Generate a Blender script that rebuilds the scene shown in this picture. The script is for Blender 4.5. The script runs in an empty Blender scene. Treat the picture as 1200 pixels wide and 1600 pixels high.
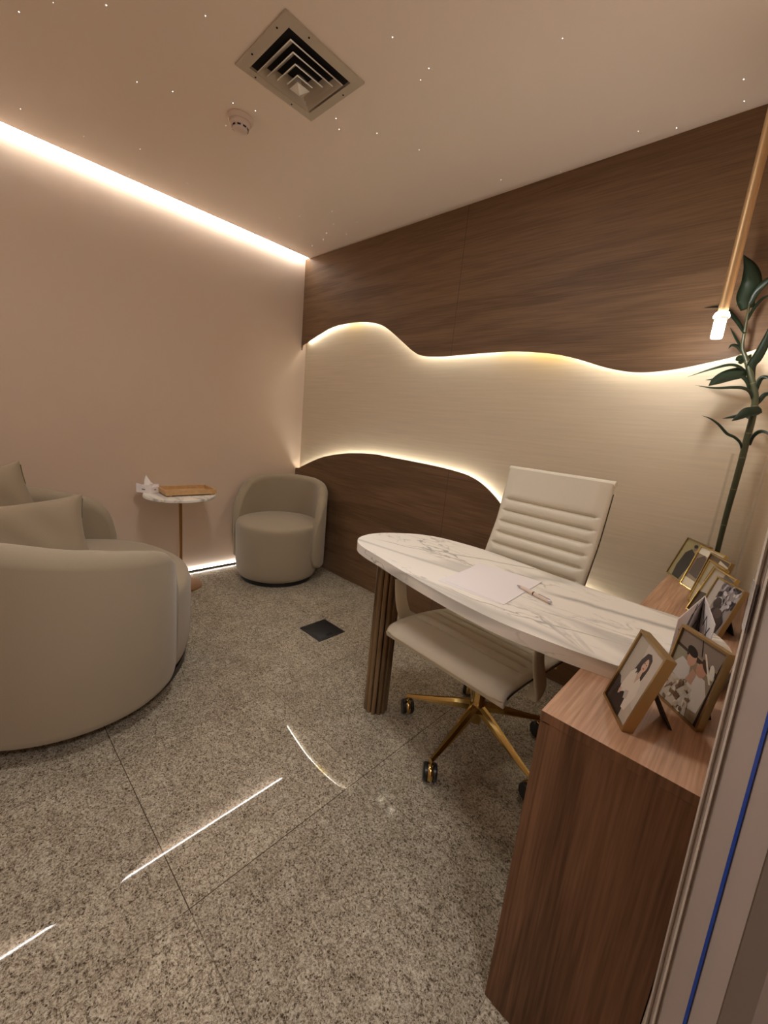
import bpy, bmesh, math, random
from math import sin, cos, pi, radians, sqrt
from mathutils import Vector, Matrix, Euler

random.seed(7)
S = bpy.context.scene
COL = S.collection

# ------------------------------------------------------------------ camera, world, exposure
cam_d = bpy.data.cameras.new('camera')
cam = bpy.data.objects.new('camera', cam_d)
COL.objects.link(cam)
cam.location = (2.99436, -2.10278, 1.2157)
cam.rotation_euler = (radians(77.93940), radians(-5.46487), radians(43.77258))
cam_d.sensor_fit = 'VERTICAL'
cam_d.sensor_height = 36.0
cam_d.lens = 633.928 * 36.0 / 1600.0
cam_d.clip_start = 0.01
S.camera = cam

world = bpy.data.worlds.new('world')
S.world = world
world.use_nodes = True
world.node_tree.nodes['Background'].inputs[0].default_value = (0.75, 0.66, 0.58, 1)
world.node_tree.nodes['Background'].inputs[1].default_value = 0.10

S.view_settings.view_transform = 'Standard'
S.view_settings.look = 'None'
S.view_settings.exposure = 0.95
S.view_settings.gamma = 1.0
S.view_settings.use_curve_mapping = False
S.cycles.use_denoising = True
S.cycles.max_bounces = 12
S.cycles.transparent_max_bounces = 16
S.cycles.diffuse_bounces = 6
S.cycles.sample_clamp_indirect = 6.0
S.cycles.caustics_refractive = False
S.cycles.caustics_reflective = False

WARM = (1.0, 1.0, 0.97)
WARM2 = (1.0, 0.985, 0.86)
P_COVE = 24.0      # ceiling strip above the left wall
P_BASE = 15.0      # strip at the foot of the left wall
P_UP = 22.0        # strip behind the upper wave panel
P_LOW = 17.0       # strip behind the lower wave panel
P_PEND = 90.0     # pendant lamp


def area(name, loc, rot, sx, sy, power, col):
    d = bpy.data.lights.new(name, 'AREA')
    d.shape = 'RECTANGLE'
    d.size, d.size_y = sx, sy
    d.energy = power
    d.color = col
    o = bpy.data.objects.new(name, d)
    o.location = loc
    o.rotation_euler = rot
    COL.objects.link(o)
    return o


area('desk_downlight', (1.85, -1.42, 2.425), (0, 0, 0), 0.22, 0.22, 6.2, (1.0, 0.99, 0.96))
area('sofa_fill', (0.70, -2.75, 2.425), (0, 0, 0), 0.22, 0.22, 1.5, (1.0, 0.97, 0.90))  # unseen fill, added to lift the left wall and sofa top
# ceiling light of the corridor outside the doorway, and a weak unseen fill added behind the sofa end
area('corridor_light', (3.75, -2.2, 2.40), (0, 0, 0), 0.5, 0.5, 14.0, (1.0, 0.98, 1.0))
area('rear_fill', (1.5, -2.75, 2.41), (0, 0, 0), 1.2, 0.5, 1.0, (1.0, 0.96, 0.92))


# ------------------------------------------------------------------ materials
def lin(c):
    return tuple(((x / 255.0) / 12.92 if x / 255.0 <= 0.04045 else (((x / 255.0) + 0.055) / 1.055) ** 2.4) for x in c)


def new_mat(name):
    m = bpy.data.materials.new(name)
    m.use_nodes = True
    nt = m.node_tree
    b = nt.nodes['Principled BSDF']
    return m, nt, b


def N(nt, t, **kw):
    n = nt.nodes.new(t)
    for k, v in kw.items():
        setattr(n, k, v)
    return n


def plain(name, rgb, rough=0.5, metal=0.0, bump=0.0, bscale=200.0, coat=0.0, spec=0.5, var=0.0, vscale=8.0, stretch=(1, 1, 1), sheen=0.0):
    m, nt, b = new_mat(name)
    c = lin(rgb)
    b.inputs['Base Color'].default_value = (*c, 1)
    b.inputs['Roughness'].default_value = rough
    b.inputs['Metallic'].default_value = metal
    b.inputs['Coat Weight'].default_value = coat
    b.inputs['Specular IOR Level'].default_value = spec
    b.inputs['Sheen Weight'].default_value = sheen
    tc = N(nt, 'ShaderNodeTexCoord')
    mp = N(nt, 'ShaderNodeMapping')
    mp.inputs['Scale'].default_value = stretch
    nt.links.new(tc.outputs['Object'], mp.inputs[0])
    if var > 0:
        no = N(nt, 'ShaderNodeTexNoise')
        no.inputs['Scale'].default_value = vscale
        no.inputs['Detail'].default_value = 4
        nt.links.new(mp.outputs[0], no.inputs['Vector'])
        r = N(nt, 'ShaderNodeValToRGB')
        r.color_ramp.elements[0].position = 0.3
        r.color_ramp.elements[1].position = 0.7
        r.color_ramp.elements[0].color = (*[x * (1 - var) for x in c], 1)
        r.color_ramp.elements[1].color = (*[min(1, x * (1 + var)) for x in c], 1)
        nt.links.new(no.outputs[0], r.inputs[0])
        nt.links.new(r.outputs[0], b.inputs['Base Color'])
    if bump > 0:
        n2 = N(nt, 'ShaderNodeTexNoise')
        n2.inputs['Scale'].default_value = bscale
        n2.inputs['Detail'].default_value = 3
        nt.links.new(mp.outputs[0], n2.inputs['Vector'])
        bp = N(nt, 'ShaderNodeBump')
        bp.inputs['Strength'].default_value = bump
        bp.inputs['Distance'].default_value = 0.002
        nt.links.new(n2.outputs[0], bp.inputs['Height'])
        nt.links.new(bp.outputs[0], b.inputs['Normal'])
    return m


def emit(name, rgb, power):
    m = bpy.data.materials.new(name)
    m.use_nodes = True
    nt = m.node_tree
    nt.nodes.clear()
    e = N(nt, 'ShaderNodeEmission')
    e.inputs[0].default_value = (*rgb, 1)
    e.inputs[1].default_value = power
    o = N(nt, 'ShaderNodeOutputMaterial')
    nt.links.new(e.outputs[0], o.inputs[0])
    return m


def wood(name, dark, mid, light, axis, seams=(), seam_axis=0, rough=0.5, grain=1.0):
    """oak veneer with the grain along one axis ('X','Y','Z'), seams at given coordinates"""
    m, nt, b = new_mat(name)
    b.inputs['Roughness'].default_value = rough
    b.inputs['Specular IOR Level'].default_value = 0.3
    tc = N(nt, 'ShaderNodeTexCoord')
    mp = N(nt, 'ShaderNodeMapping')
    sc = {'X': (0.55, 6, 6), 'Y': (6, 0.55, 6), 'Z': (6, 6, 0.55)}[axis]
    mp.inputs['Scale'].default_value = [s * grain for s in sc]
    nt.links.new(tc.outputs['Object'], mp.inputs[0])
    n1 = N(nt, 'ShaderNodeTexNoise')
    n1.inputs['Scale'].default_value = 1.3
    n1.inputs['Detail'].default_value = 5
    n1.inputs['Distortion'].default_value = 0.6
    nt.links.new(mp.outputs[0], n1.inputs['Vector'])
    # rings made from the noise value: cathedral figure
    mul = N(nt, 'ShaderNodeMath', operation='MULTIPLY')
    mul.inputs[1].default_value = 26.0
    nt.links.new(n1.outputs[0], mul.inputs[0])
    si = N(nt, 'ShaderNodeMath', operation='SINE')
    nt.links.new(mul.outputs[0], si.inputs[0])
    mp2 = N(nt, 'ShaderNodeMapping')
    sc2 = {'X': (5, 170, 170), 'Y': (170, 5, 170), 'Z': (170, 170, 5)}[axis]
    mp2.inputs['Scale'].default_value = sc2
    nt.links.new(tc.outputs['Object'], mp2.inputs[0])
    n2 = N(nt, 'ShaderNodeTexNoise')
    n2.inputs['Scale'].default_value = 1.0
    n2.inputs['Detail'].default_value = 3
    nt.links.new(mp2.outputs[0], n2.inputs['Vector'])
    a1 = N(nt, 'ShaderNodeMath', operation='MULTIPLY_ADD')
    a1.inputs[1].default_value = 0.10
    a1.inputs[2].default_value = 0.0
    nt.links.new(si.outputs[0], a1.inputs[0])
    a2 = N(nt, 'ShaderNodeMath', operation='MULTIPLY_ADD')
    a2.inputs[1].default_value = 0.75
    nt.links.new(n2.outputs[0], a2.inputs[0])
    nt.links.new(a1.outputs[0], a2.inputs[2])
    a3 = N(nt, 'ShaderNodeMath', operation='MULTIPLY_ADD')
    a3.inputs[1].default_value = 0.55
    nt.links.new(n1.outputs[0], a3.inputs[0])
    nt.links.new(a2.outputs[0], a3.inputs[2])
    r = N(nt, 'ShaderNodeValToRGB')
    r.color_ramp.elements[0].position = 0.40
    r.color_ramp.elements[0].color = (*lin(dark), 1)
    r.color_ramp.elements[1].position = 0.88
    r.color_ramp.elements[1].color = (*lin(light), 1)
    e = r.color_ramp.elements.new(0.63)
    e.color = (*lin(mid), 1)
    nt.links.new(a3.outputs[0], r.inputs[0])
    out = r.outputs[0]
    if seams:
        sp = N(nt, 'ShaderNodeSeparateXYZ')
        nt.links.new(tc.outputs['Object'], sp.inputs[0])
        for s in seams:
            d = N(nt, 'ShaderNodeMath', operation='SUBTRACT')
            d.inputs[1].default_value = s
            nt.links.new(sp.outputs[seam_axis], d.inputs[0])
            ab = N(nt, 'ShaderNodeMath', operation='ABSOLUTE')
            nt.links.new(d.outputs[0], ab.inputs[0])
            lt = N(nt, 'ShaderNodeMath', operation='LESS_THAN')
            lt.inputs[1].default_value = 0.0016
            nt.links.new(ab.outputs[0], lt.inputs[0])
            mx = N(nt, 'ShaderNodeMix', data_type='RGBA')
            nt.links.new(lt.outputs[0], mx.inputs[0])
            nt.links.new(out, mx.inputs[6])
            mx.inputs[7].default_value = (*[x * 0.7 for x in lin(dark)], 1)
            out = mx.outputs[2]
    nt.links.new(out, b.inputs['Base Color'])
    bp = N(nt, 'ShaderNodeBump')
    bp.inputs['Strength'].default_value = 0.12
    bp.inputs['Distance'].default_value = 0.001
    nt.links.new(n2.outputs[0], bp.inputs['Height'])
    nt.links.new(bp.outputs[0], b.inputs['Normal'])
    return m


def granite():
    m, nt, b = new_mat('granite_tiles')
    tc = N(nt, 'ShaderNodeTexCoord')
    # fine crystals
    v = N(nt, 'ShaderNodeTexNoise')
    v.inputs['Scale'].default_value = 185.0
    v.inputs['Detail'].default_value = 5
    v.inputs['Roughness'].default_value = 0.62
    v.inputs['Distortion'].default_value = 0.5
    nt.links.new(tc.outputs['Object'], v.inputs['Vector'])
    r1 = N(nt, 'ShaderNodeValToRGB')
    els = r1.color_ramp.elements
    els[0].position = 0.46
    els[0].color = (*lin((70, 60, 48)), 1)
    els[1].position = 0.68
    els[1].color = (*lin((205, 196, 176)), 1)
    e = els.new(0.525)
    e.color = (*lin((134, 122, 104)), 1)
    e = els.new(0.585)
    e.color = (*lin((170, 159, 140)), 1)
    nt.links.new(v.outputs[0], r1.inputs[0])
    vf = N(nt, 'ShaderNodeTexNoise')
    vf.inputs['Scale'].default_value = 420.0
    vf.inputs['Detail'].default_value = 3
    nt.links.new(tc.outputs['Object'], vf.inputs['Vector'])
    vc = N(nt, 'ShaderNodeTexNoise')
    vc.inputs['Scale'].default_value = 62.0
    vc.inputs['Detail'].default_value = 4
    vc.inputs['Distortion'].default_value = 1.2
    nt.links.new(tc.outputs['Object'], vc.inputs['Vector'])
    w1 = N(nt, 'ShaderNodeMath', operation='MULTIPLY_ADD')
    w1.inputs[1].default_value = 0.30
    w1.inputs[2].default_value = 0.0
    nt.links.new(vf.outputs[0], w1.inputs[0])
    w2 = N(nt, 'ShaderNodeMath', operation='MULTIPLY_ADD')
    w2.inputs[1].default_value = 0.30
    nt.links.new(vc.outputs[0], w2.inputs[0])
    nt.links.new(w1.outputs[0], w2.inputs[2])
    w3 = N(nt, 'ShaderNodeMath', operation='MULTIPLY_ADD')
    w3.inputs[1].default_value = 0.54
    nt.links.new(v.outputs[0], w3.inputs[0])
    nt.links.new(w2.outputs[0], w3.inputs[2])
    nt.links.new(w3.outputs[0], r1.inputs[0])
    # larger drift
    n2 = N(nt, 'ShaderNodeTexNoise')
    n2.inputs['Scale'].default_value = 9.0
    n2.inputs['Detail'].default_value = 5
    nt.links.new(tc.outputs['Object'], n2.inputs['Vector'])
    r2 = N(nt, 'ShaderNodeValToRGB')
    r2.color_ramp.elements[0].position = 0.3
    r2.color_ramp.elements[0].color = (0.78, 0.76, 0.74, 1)
    r2.color_ramp.elements[1].position = 0.7
    r2.color_ramp.elements[1].color = (1.0, 1.0, 1.0, 1)
    nt.links.new(n2.outputs[0], r2.inputs[0])
    mx = N(nt, 'ShaderNodeMix', data_type='RGBA', blend_type='MULTIPLY')
    mx.inputs[0].default_value = 1.0
    nt.links.new(r1.outputs[0], mx.inputs[6])
    nt.links.new(r2.outputs[0], mx.inputs[7])
    # each tile was cut from a slightly different slab
    cel = N(nt, 'ShaderNodeVectorMath', operation='MULTIPLY_ADD')
    cel.inputs[1].default_value = (1 / 0.6, 1 / 0.595, 0)
    cel.inputs[2].default_value = (-1.587 / 0.6 + 53, 1.797 / 0.595 + 51, 0)
    nt.links.new(tc.outputs['Object'], cel.inputs[0])
    flc = N(nt, 'ShaderNodeVectorMath', operation='FLOOR')
    nt.links.new(cel.outputs[0], flc.inputs[0])
    wnt = N(nt, 'ShaderNodeTexWhiteNoise')
    nt.links.new(flc.outputs[0], wnt.inputs['Vector'])
    tn = N(nt, 'ShaderNodeMapRange')
    tn.inputs[3].default_value = 0.90
    tn.inputs[4].default_value = 1.06
    nt.links.new(wnt.outputs[0], tn.inputs[0])
    mt = N(nt, 'ShaderNodeVectorMath', operation='SCALE')
    nt.links.new(mx.outputs[2], mt.inputs[0])
    nt.links.new(tn.outputs[0], mt.inputs['Scale'])
    # sparse black specks
    v2 = N(nt, 'ShaderNodeTexVoronoi')
    v2.inputs['Scale'].default_value = 60.0
    nt.links.new(tc.outputs['Object'], v2.inputs['Vector'])
    lt = N(nt, 'ShaderNodeMath', operation='LESS_THAN')
    lt.inputs[1].default_value = 0.13
    nt.links.new(v2.outputs['Distance'], lt.inputs[0])
    mx2 = N(nt, 'ShaderNodeMix', data_type='RGBA')
    nt.links.new(lt.outputs[0], mx2.inputs[0])
    nt.links.new(mt.outputs[0], mx2.inputs[6])
    mx2.inputs[7].default_value = (*lin((72, 60, 48)), 1)
    # joints
    sp = N(nt, 'ShaderNodeSeparateXYZ')
    nt.links.new(tc.outputs['Object'], sp.inputs[0])

    def joint(ch, off, size, w):
        s = N(nt, 'ShaderNodeMath', operation='SUBTRACT')
        s.inputs[1].default_value = off - 50 * size
        nt.links.new(sp.outputs[ch], s.inputs[0])
        d = N(nt, 'ShaderNodeMath', operation='DIVIDE')
        d.inputs[1].default_value = size
        nt.links.new(s.outputs[0], d.inputs[0])
        f = N(nt, 'ShaderNodeMath', operation='FRACT')
        nt.links.new(d.outputs[0], f.inputs[0])
        c = N(nt, 'ShaderNodeMath', operation='LESS_THAN')
        c.inputs[1].default_value = w / size
        nt.links.new(f.outputs[0], c.inputs[0])
        return c
    jx = joint(0, 1.587, 0.6, 0.0026)
    jy = joint(1, -1.797, 0.595, 0.0026)
    mxx = N(nt, 'ShaderNodeMath', operation='MAXIMUM')
    nt.links.new(jx.outputs[0], mxx.inputs[0])
    nt.links.new(jy.outputs[0], mxx.inputs[1])
    mx3 = N(nt, 'ShaderNodeMix', data_type='RGBA')
    jm = N(nt, 'ShaderNodeMath', operation='MULTIPLY')
    # joints round the flat polished tile show dark, the others are faint
    def cmp(ch, op, val):
        c = N(nt, 'ShaderNodeMath', operation=op)
        c.inputs[1].default_value = val
        nt.links.new(sp.outputs[ch], c.inputs[0])
        return c

    def mul(a, b_):
        c = N(nt, 'ShaderNodeMath', operation='MULTIPLY')
        nt.links.new(a.outputs[0], c.inputs[0])
        nt.links.new(b_.outputs[0], c.inputs[1])
        return c
    s1 = mul(mul(cmp(0, 'GREATER_THAN', 2.18), cmp(0, 'LESS_THAN', 2.20)), cmp(1, 'GREATER_THAN', -1.80))
    s2 = mul(mul(cmp(1, 'GREATER_THAN', -1.81), cmp(1, 'LESS_THAN', -1.785)), cmp(0, 'LESS_THAN', 2.192))
    smx = N(nt, 'ShaderNodeMath', operation='MAXIMUM')
    nt.links.new(s1.outputs[0], smx.inputs[0])
    nt.links.new(s2.outputs[0], smx.inputs[1])
    jst = N(nt, 'ShaderNodeMath', operation='MULTIPLY_ADD')
    jst.inputs[1].default_value = 0.45
    jst.inputs[2].default_value = 0.50
    nt.links.new(smx.outputs[0], jst.inputs[0])
    nt.links.new(jst.outputs[0], jm.inputs[1])
    # the polish differs from tile to tile
    ins = mul(mul(cmp(0, 'GREATER_THAN', 0.987), cmp(0, 'LESS_THAN', 2.187)), mul(cmp(1, 'GREATER_THAN', -2.39), cmp(1, 'LESS_THAN', -0.6)))
    cell = N(nt, 'ShaderNodeVectorMath', operation='MULTIPLY_ADD')
    cell.inputs[1].default_value = (1 / 0.6, 1 / 0.595, 0)
    cell.inputs[2].default_value = (-1.587 / 0.6 + 50, 1.797 / 0.595 + 50, 0)
    nt.links.new(tc.outputs['Object'], cell.inputs[0])
    flo = N(nt, 'ShaderNodeVectorMath', operation='FLOOR')
    nt.links.new(cell.outputs[0], flo.inputs[0])
    wn = N(nt, 'ShaderNodeTexWhiteNoise')
    nt.links.new(flo.outputs[0], wn.inputs['Vector'])
    rr = N(nt, 'ShaderNodeMath', operation='MULTIPLY_ADD')
    rr.inputs[1].default_value = 0.08
    rr.inputs[2].default_value = 0.075
    nt.links.new(wn.outputs[0], rr.inputs[0])
    rmx = N(nt, 'ShaderNodeMix', data_type='FLOAT')
    nt.links.new(ins.outputs[0], rmx.inputs[0])
    nt.links.new(rr.outputs[0], rmx.inputs[2])
    rmx.inputs[3].default_value = 0.022
    nt.links.new(rmx.outputs[0], b.inputs['Roughness'])
    nt.links.new(mxx.outputs[0], jm.inputs[0])
    nt.links.new(jm.outputs[0], mx3.inputs[0])
    nt.links.new(mx2.outputs[2], mx3.inputs[6])
    mx3.inputs[7].default_value = (*lin((70, 58, 45)), 1)
    nt.links.new(mx3.outputs[2], b.inputs['Base Color'])
    b.inputs['Roughness'].default_value = 0.035
    b.inputs['Specular IOR Level'].default_value = 0.42
    return m


BANDS = [(0.15, 0.045, 0.16, 0.022, 0.12, 0.55, 0.85), (0.158, -0.199, 0.33, 0.005, 0.10, 0.42, 0.8), (0.20, -0.10, 0.15, 0.004, 0.14, 0.40, 0.7),
         (-0.36, 0.05, 0.45, 0.007, -0.42, 0.10, 0.9), (-0.50, -0.02, 0.30, 0.006, -0.54, -0.22, 0.8), (-0.02, -0.20, 0.10, 0.006, -0.10, 0.10, 0.8)]


def marble():
    m, nt, b = new_mat('white_marble')
    tc = N(nt, 'ShaderNodeTexCoord')
    mp = N(nt, 'ShaderNodeMapping')
    mp.inputs['Rotation'].default_value = (0, 0, radians(14))
    mp.inputs['Scale'].default_value = (0.9, 3.2, 3.0)
    mp.inputs['Location'].default_value = (0.33, 0.42, 0.0)
    nt.links.new(tc.outputs['Object'], mp.inputs[0])

    def vein(scale, det, dist, w0, w1, loc):
        mm = N(nt, 'ShaderNodeVectorMath', operation='ADD')
        mm.inputs[1].default_value = loc
        nt.links.new(mp.outputs[0], mm.inputs[0])
        n = N(nt, 'ShaderNodeTexNoise')
        n.inputs['Scale'].default_value = scale
        n.inputs['Detail'].default_value = det
        n.inputs['Distortion'].default_value = dist
        nt.links.new(mm.outputs[0], n.inputs['Vector'])
        s = N(nt, 'ShaderNodeMath', operation='SUBTRACT')
        s.inputs[1].default_value = 0.5
        nt.links.new(n.outputs[0], s.inputs[0])
        a = N(nt, 'ShaderNodeMath', operation='ABSOLUTE')
        nt.links.new(s.outputs[0], a.inputs[0])
        r = N(nt, 'ShaderNodeMapRange')
        r.inputs[1].default_value = w0
        r.inputs[2].default_value = w1
        r.inputs[3].default_value = 1.0
        r.inputs[4].default_value = 0.0
        nt.links.new(a.outputs[0], r.inputs[0])
        return r
    # mask so that veins come and go
    nm = N(nt, 'ShaderNodeTexNoise')
    nm.inputs['Scale'].default_value = 2.2
    nt.links.new(mp.outputs[0], nm.inputs['Vector'])
    rm = N(nt, 'ShaderNodeMapRange')
    rm.inputs[1].default_value = 0.42
    rm.inputs[2].default_value = 0.62
    nt.links.new(nm.outputs[0], rm.inputs[0])
    v1 = vein(1.5, 7, 0.8, 0.0, 0.012, (0, 0, 0))
    v2 = vein(3.4, 6, 0.5, 0.0, 0.010, (3.1, 1.7, 0))
    v3 = vein(0.9, 3, 0.3, 0.0, 0.035, (7.7, 5.2, 0))
    t1 = N(nt, 'ShaderNodeMath', operation='MULTIPLY')
    nt.links.new(v1.outputs[0], t1.inputs[0])
    nt.links.new(rm.outputs[0], t1.inputs[1])
    t2 = N(nt, 'ShaderNodeMath', operation='MULTIPLY')
    nt.links.new(v2.outputs[0], t2.inputs[0])
    nt.links.new(rm.outputs[0], t2.inputs[1])
    a = N(nt, 'ShaderNodeMath', operation='MAXIMUM')
    nt.links.new(t1.outputs[0], a.inputs[0])
    nt.links.new(t2.outputs[0], a.inputs[1])
    t3 = N(nt, 'ShaderNodeMath', operation='MULTIPLY')
    t3.inputs[1].default_value = 0.55
    nt.links.new(v3.outputs[0], t3.inputs[0])
    a2 = N(nt, 'ShaderNodeMath', operation='MAXIMUM')
    nt.links.new(a.outputs[0], a2.inputs[0])
    nt.links.new(t3.outputs[0], a2.inputs[1])
    # two broad soft veins that cross the slab (distance to a line, wandering with noise)
    spx = N(nt, 'ShaderNodeSeparateXYZ')
    nt.links.new(tc.outputs['Object'], spx.inputs[0])
    nb = N(nt, 'ShaderNodeTexNoise')
    nb.inputs['Scale'].default_value = 9.0
    nb.inputs['Detail'].default_value = 5
    nt.links.new(tc.outputs['Object'], nb.inputs['Vector'])
    cur = a2
    for (x0, y0, sl, w, xa, xb, st) in BANDS:
        ln = N(nt, 'ShaderNodeMath', operation='MULTIPLY_ADD')
        ln.inputs[1].default_value = -sl
        ln.inputs[2].default_value = sl * x0 - y0
        nt.links.new(spx.outputs[0], ln.inputs[0])
        ad = N(nt, 'ShaderNodeMath', operation='ADD')
        nt.links.new(ln.outputs[0], ad.inputs[0])
        nt.links.new(spx.outputs[1], ad.inputs[1])
        nz = N(nt, 'ShaderNodeMath', operation='MULTIPLY_ADD')
        nz.inputs[1].default_value = 0.05
        nt.links.new(nb.outputs[0], nz.inputs[0])
        nt.links.new(ad.outputs[0], nz.inputs[2])
        sb = N(nt, 'ShaderNodeMath', operation='SUBTRACT')
        sb.inputs[1].default_value = 0.025
        nt.links.new(nz.outputs[0], sb.inputs[0])
        aa = N(nt, 'ShaderNodeMath', operation='ABSOLUTE')
        nt.links.new(sb.outputs[0], aa.inputs[0])
        mr = N(nt, 'ShaderNodeMapRange')
        mr.inputs[1].default_value = 0.0
        mr.inputs[2].default_value = w
        mr.inputs[3].default_value = st
        mr.inputs[4].default_value = 0.0
        nt.links.new(aa.outputs[0], mr.inputs[0])
        e0 = N(nt, 'ShaderNodeMapRange')
        e0.inputs[1].default_value = xa
        e0.inputs[2].default_value = xa + 0.08
        nt.links.new(spx.outputs[0], e0.inputs[0])
        e1 = N(nt, 'ShaderNodeMapRange')
        e1.inputs[1].default_value = xb
        e1.inputs[2].default_value = xb + 0.08
        e1.inputs[3].default_value = 1.0
        e1.inputs[4].default_value = 0.0
        nt.links.new(spx.outputs[0], e1.inputs[0])
        m1 = N(nt, 'ShaderNodeMath', operation='MULTIPLY')
        nt.links.new(mr.outputs[0], m1.inputs[0])
        nt.links.new(e0.outputs[0], m1.inputs[1])
        m2 = N(nt, 'ShaderNodeMath', operation='MULTIPLY')
        nt.links.new(m1.outputs[0], m2.inputs[0])
        nt.links.new(e1.outputs[0], m2.inputs[1])
        mm_ = N(nt, 'ShaderNodeMath', operation='MAXIMUM')
        nt.links.new(cur.outputs[0], mm_.inputs[0])
        nt.links.new(m2.outputs[0], mm_.inputs[1])
        cur = mm_
    a2 = cur
    fm = N(nt, 'ShaderNodeMath', operation='MULTIPLY')
    fm.inputs[1].default_value = 0.8
    nt.links.new(a2.outputs[0], fm.inputs[0])
    mx = N(nt, 'ShaderNodeMix', data_type='RGBA')
    nt.links.new(fm.outputs[0], mx.inputs[0])
    mx.inputs[6].default_value = (*lin((238, 232, 222)), 1)
    mx.inputs[7].default_value = (*lin((124, 119, 111)), 1)
    nt.links.new(mx.outputs[2], b.inputs['Base Color'])
    b.inputs['Roughness'].default_value = 0.35
    b.inputs['Specular IOR Level'].default_value = 0.35
    return m


def paper_wall(name, rgb, amt=0.05, sc=(3, 90, 90)):
    m, nt, b = new_mat(name)
    tc = N(nt, 'ShaderNodeTexCoord')
    mp = N(nt, 'ShaderNodeMapping')
    mp.inputs['Scale'].default_value = sc
    nt.links.new(tc.outputs['Object'], mp.inputs[0])
    n = N(nt, 'ShaderNodeTexNoise')
    n.inputs['Scale'].default_value = 1.0
    n.inputs['Detail'].default_value = 3
    nt.links.new(mp.outputs[0], n.inputs['Vector'])
    c = lin(rgb)
    r = N(nt, 'ShaderNodeValToRGB')
    r.color_ramp.elements[0].position = 0.3
    r.color_ramp.elements[1].position = 0.7
    r.color_ramp.elements[0].color = (*[x * (1 - amt) for x in c], 1)
    r.color_ramp.elements[1].color = (*[min(1, x * (1 + amt)) for x in c], 1)
    nt.links.new(n.outputs[0], r.inputs[0])
    nt.links.new(r.outputs[0], b.inputs['Base Color'])
    b.inputs['Roughness'].default_value = 0.6
    b.inputs['Specular IOR Level'].default_value = 0.25
    return m


M = {}
M['wall'] = plain('pink_beige_paint', (210, 188, 168), 0.75, bump=0.05, bscale=400, spec=0.2)
M['ceiling'] = plain('stretch_ceiling', (247, 232, 217), 0.5, spec=0.25)
M['backwall'] = paper_wall('grasscloth_cream', (202, 186, 162))
M['floor'] = granite()
M['marble'] = marble()
M['wood_upper'] = wood('walnut_panel_upper', (92, 68, 47), (107, 81, 57), (121, 93, 67), 'X', seams=(1.51, ), rough=0.55)
M['wood_lower'] = wood('walnut_panel_lower', (92, 68, 47), (107, 81, 57), (121, 93, 67), 'X', seams=(1.60, ), rough=0.55)
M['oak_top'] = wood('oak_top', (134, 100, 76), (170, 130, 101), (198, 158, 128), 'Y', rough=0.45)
M['oak_side_shaded'] = wood('oak_side_shaded', (84, 58, 38), (112, 80, 56), (134, 98, 72), 'Z', rough=0.5)  # same oak as the top, shade put into a darker colour
M['oak_tray'] = plain('bamboo_tray', (196, 158, 110), 0.5, var=0.12, vscale=30, stretch=(6, 1, 1))
M['leg_wood'] = wood('fluted_leg_wood', (84, 64, 44), (114, 91, 63), (142, 116, 84), 'Z', rough=0.4)
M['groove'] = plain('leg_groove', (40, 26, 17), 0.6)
M['fabric'] = plain('cream_boucle', (156, 142, 120), 0.9, bump=0.35, bscale=700, spec=0.15, sheen=0.3)
M['fabric2'] = plain('beige_linen', (154, 137, 114), 0.95, bump=0.5, bscale=500, spec=0.1, sheen=0.2)
M['leather'] = plain('white_leather', (222, 214, 196), 0.42, bump=0.1, bscale=900, spec=0.4)
M['gold'] = plain('brushed_gold', (206, 176, 112), 0.16, metal=1.0)
M['gold_frame'] = plain('gold_frame', (176, 150, 106), 0.33, metal=1.0)
M['brass_tube'] = plain('satin_brass_tube', (206, 172, 128), 0.45, metal=0.6)
M['gold_highlit'] = plain('highlit_gold_frame', (226, 196, 128), 0.2, metal=1.0)  # brighter gold: highlights on the rims put into the colour
M['bronze'] = plain('bronze_metal', (150, 106, 58), 0.42, metal=0.75)
M['dark_metal'] = plain('dark_edge', (66, 52, 38), 0.4, metal=0.6)
M['black'] = plain('black_plastic', (22, 21, 21), 0.35)
M['void'] = plain('dark_void', (14, 11, 9), 0.9)
M['blackplate'] = plain('black_floor_plate', (28, 28, 30), 0.45)
M['vent'] = plain('vent_metal', (196, 184, 166), 0.45, spec=0.4)
M['white'] = plain('white_plastic', (226, 206, 192), 0.5)
M['paper'] = plain('white_paper', (236, 229, 228), 0.7)
M['tissue'] = plain('white_tissue', (244, 238, 232), 0.9)
M['ink'] = plain('grey_print', (120, 116, 118), 0.7)
M['doorpaint'] = plain('door_frame_paint', (182, 170, 164), 0.42, spec=0.5)
M['doorbead'] = plain('door_bead', (222, 212, 200), 0.4, spec=0.5)
M['doordark'] = plain('door_edge_dark', (128, 114, 106), 0.5)
M['bluetape'] = plain('blue_tape', (18, 70, 170), 0.5)
M['steel'] = plain('brushed_steel', (196, 192, 198), 0.3, metal=0.9)
M['leaf'] = plain('leaf_green', (34, 48, 30), 0.4, var=0.25, vscale=14)
M['stem'] = plain('stem_green', (50, 52, 26), 0.45, var=0.25, vscale=20)
M['stem_dark'] = plain('stem_node', (96, 92, 60), 0.5)
M['backboard'] = plain('frame_back_velvet', (52, 40, 32), 0.9)
M['cove'] = emit('led_cove', WARM, P_COVE)
M['base_led'] = emit('led_base', WARM, P_BASE)
M['led_up'] = emit('led_upper', WARM2, P_UP)
_nt = M['led_up'].node_tree
_tc = N(_nt, 'ShaderNodeTexCoord')
_sx = N(_nt, 'ShaderNodeSeparateXYZ')
_nt.links.new(_tc.outputs['Object'], _sx.inputs[0])
_mr = N(_nt, 'ShaderNodeMapRange')
_mr.inputs[1].default_value = 0.0
_mr.inputs[2].default_value = 3.0
_nt.links.new(_sx.outputs[0], _mr.inputs[0])
_cr = N(_nt, 'ShaderNodeValToRGB')
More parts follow.
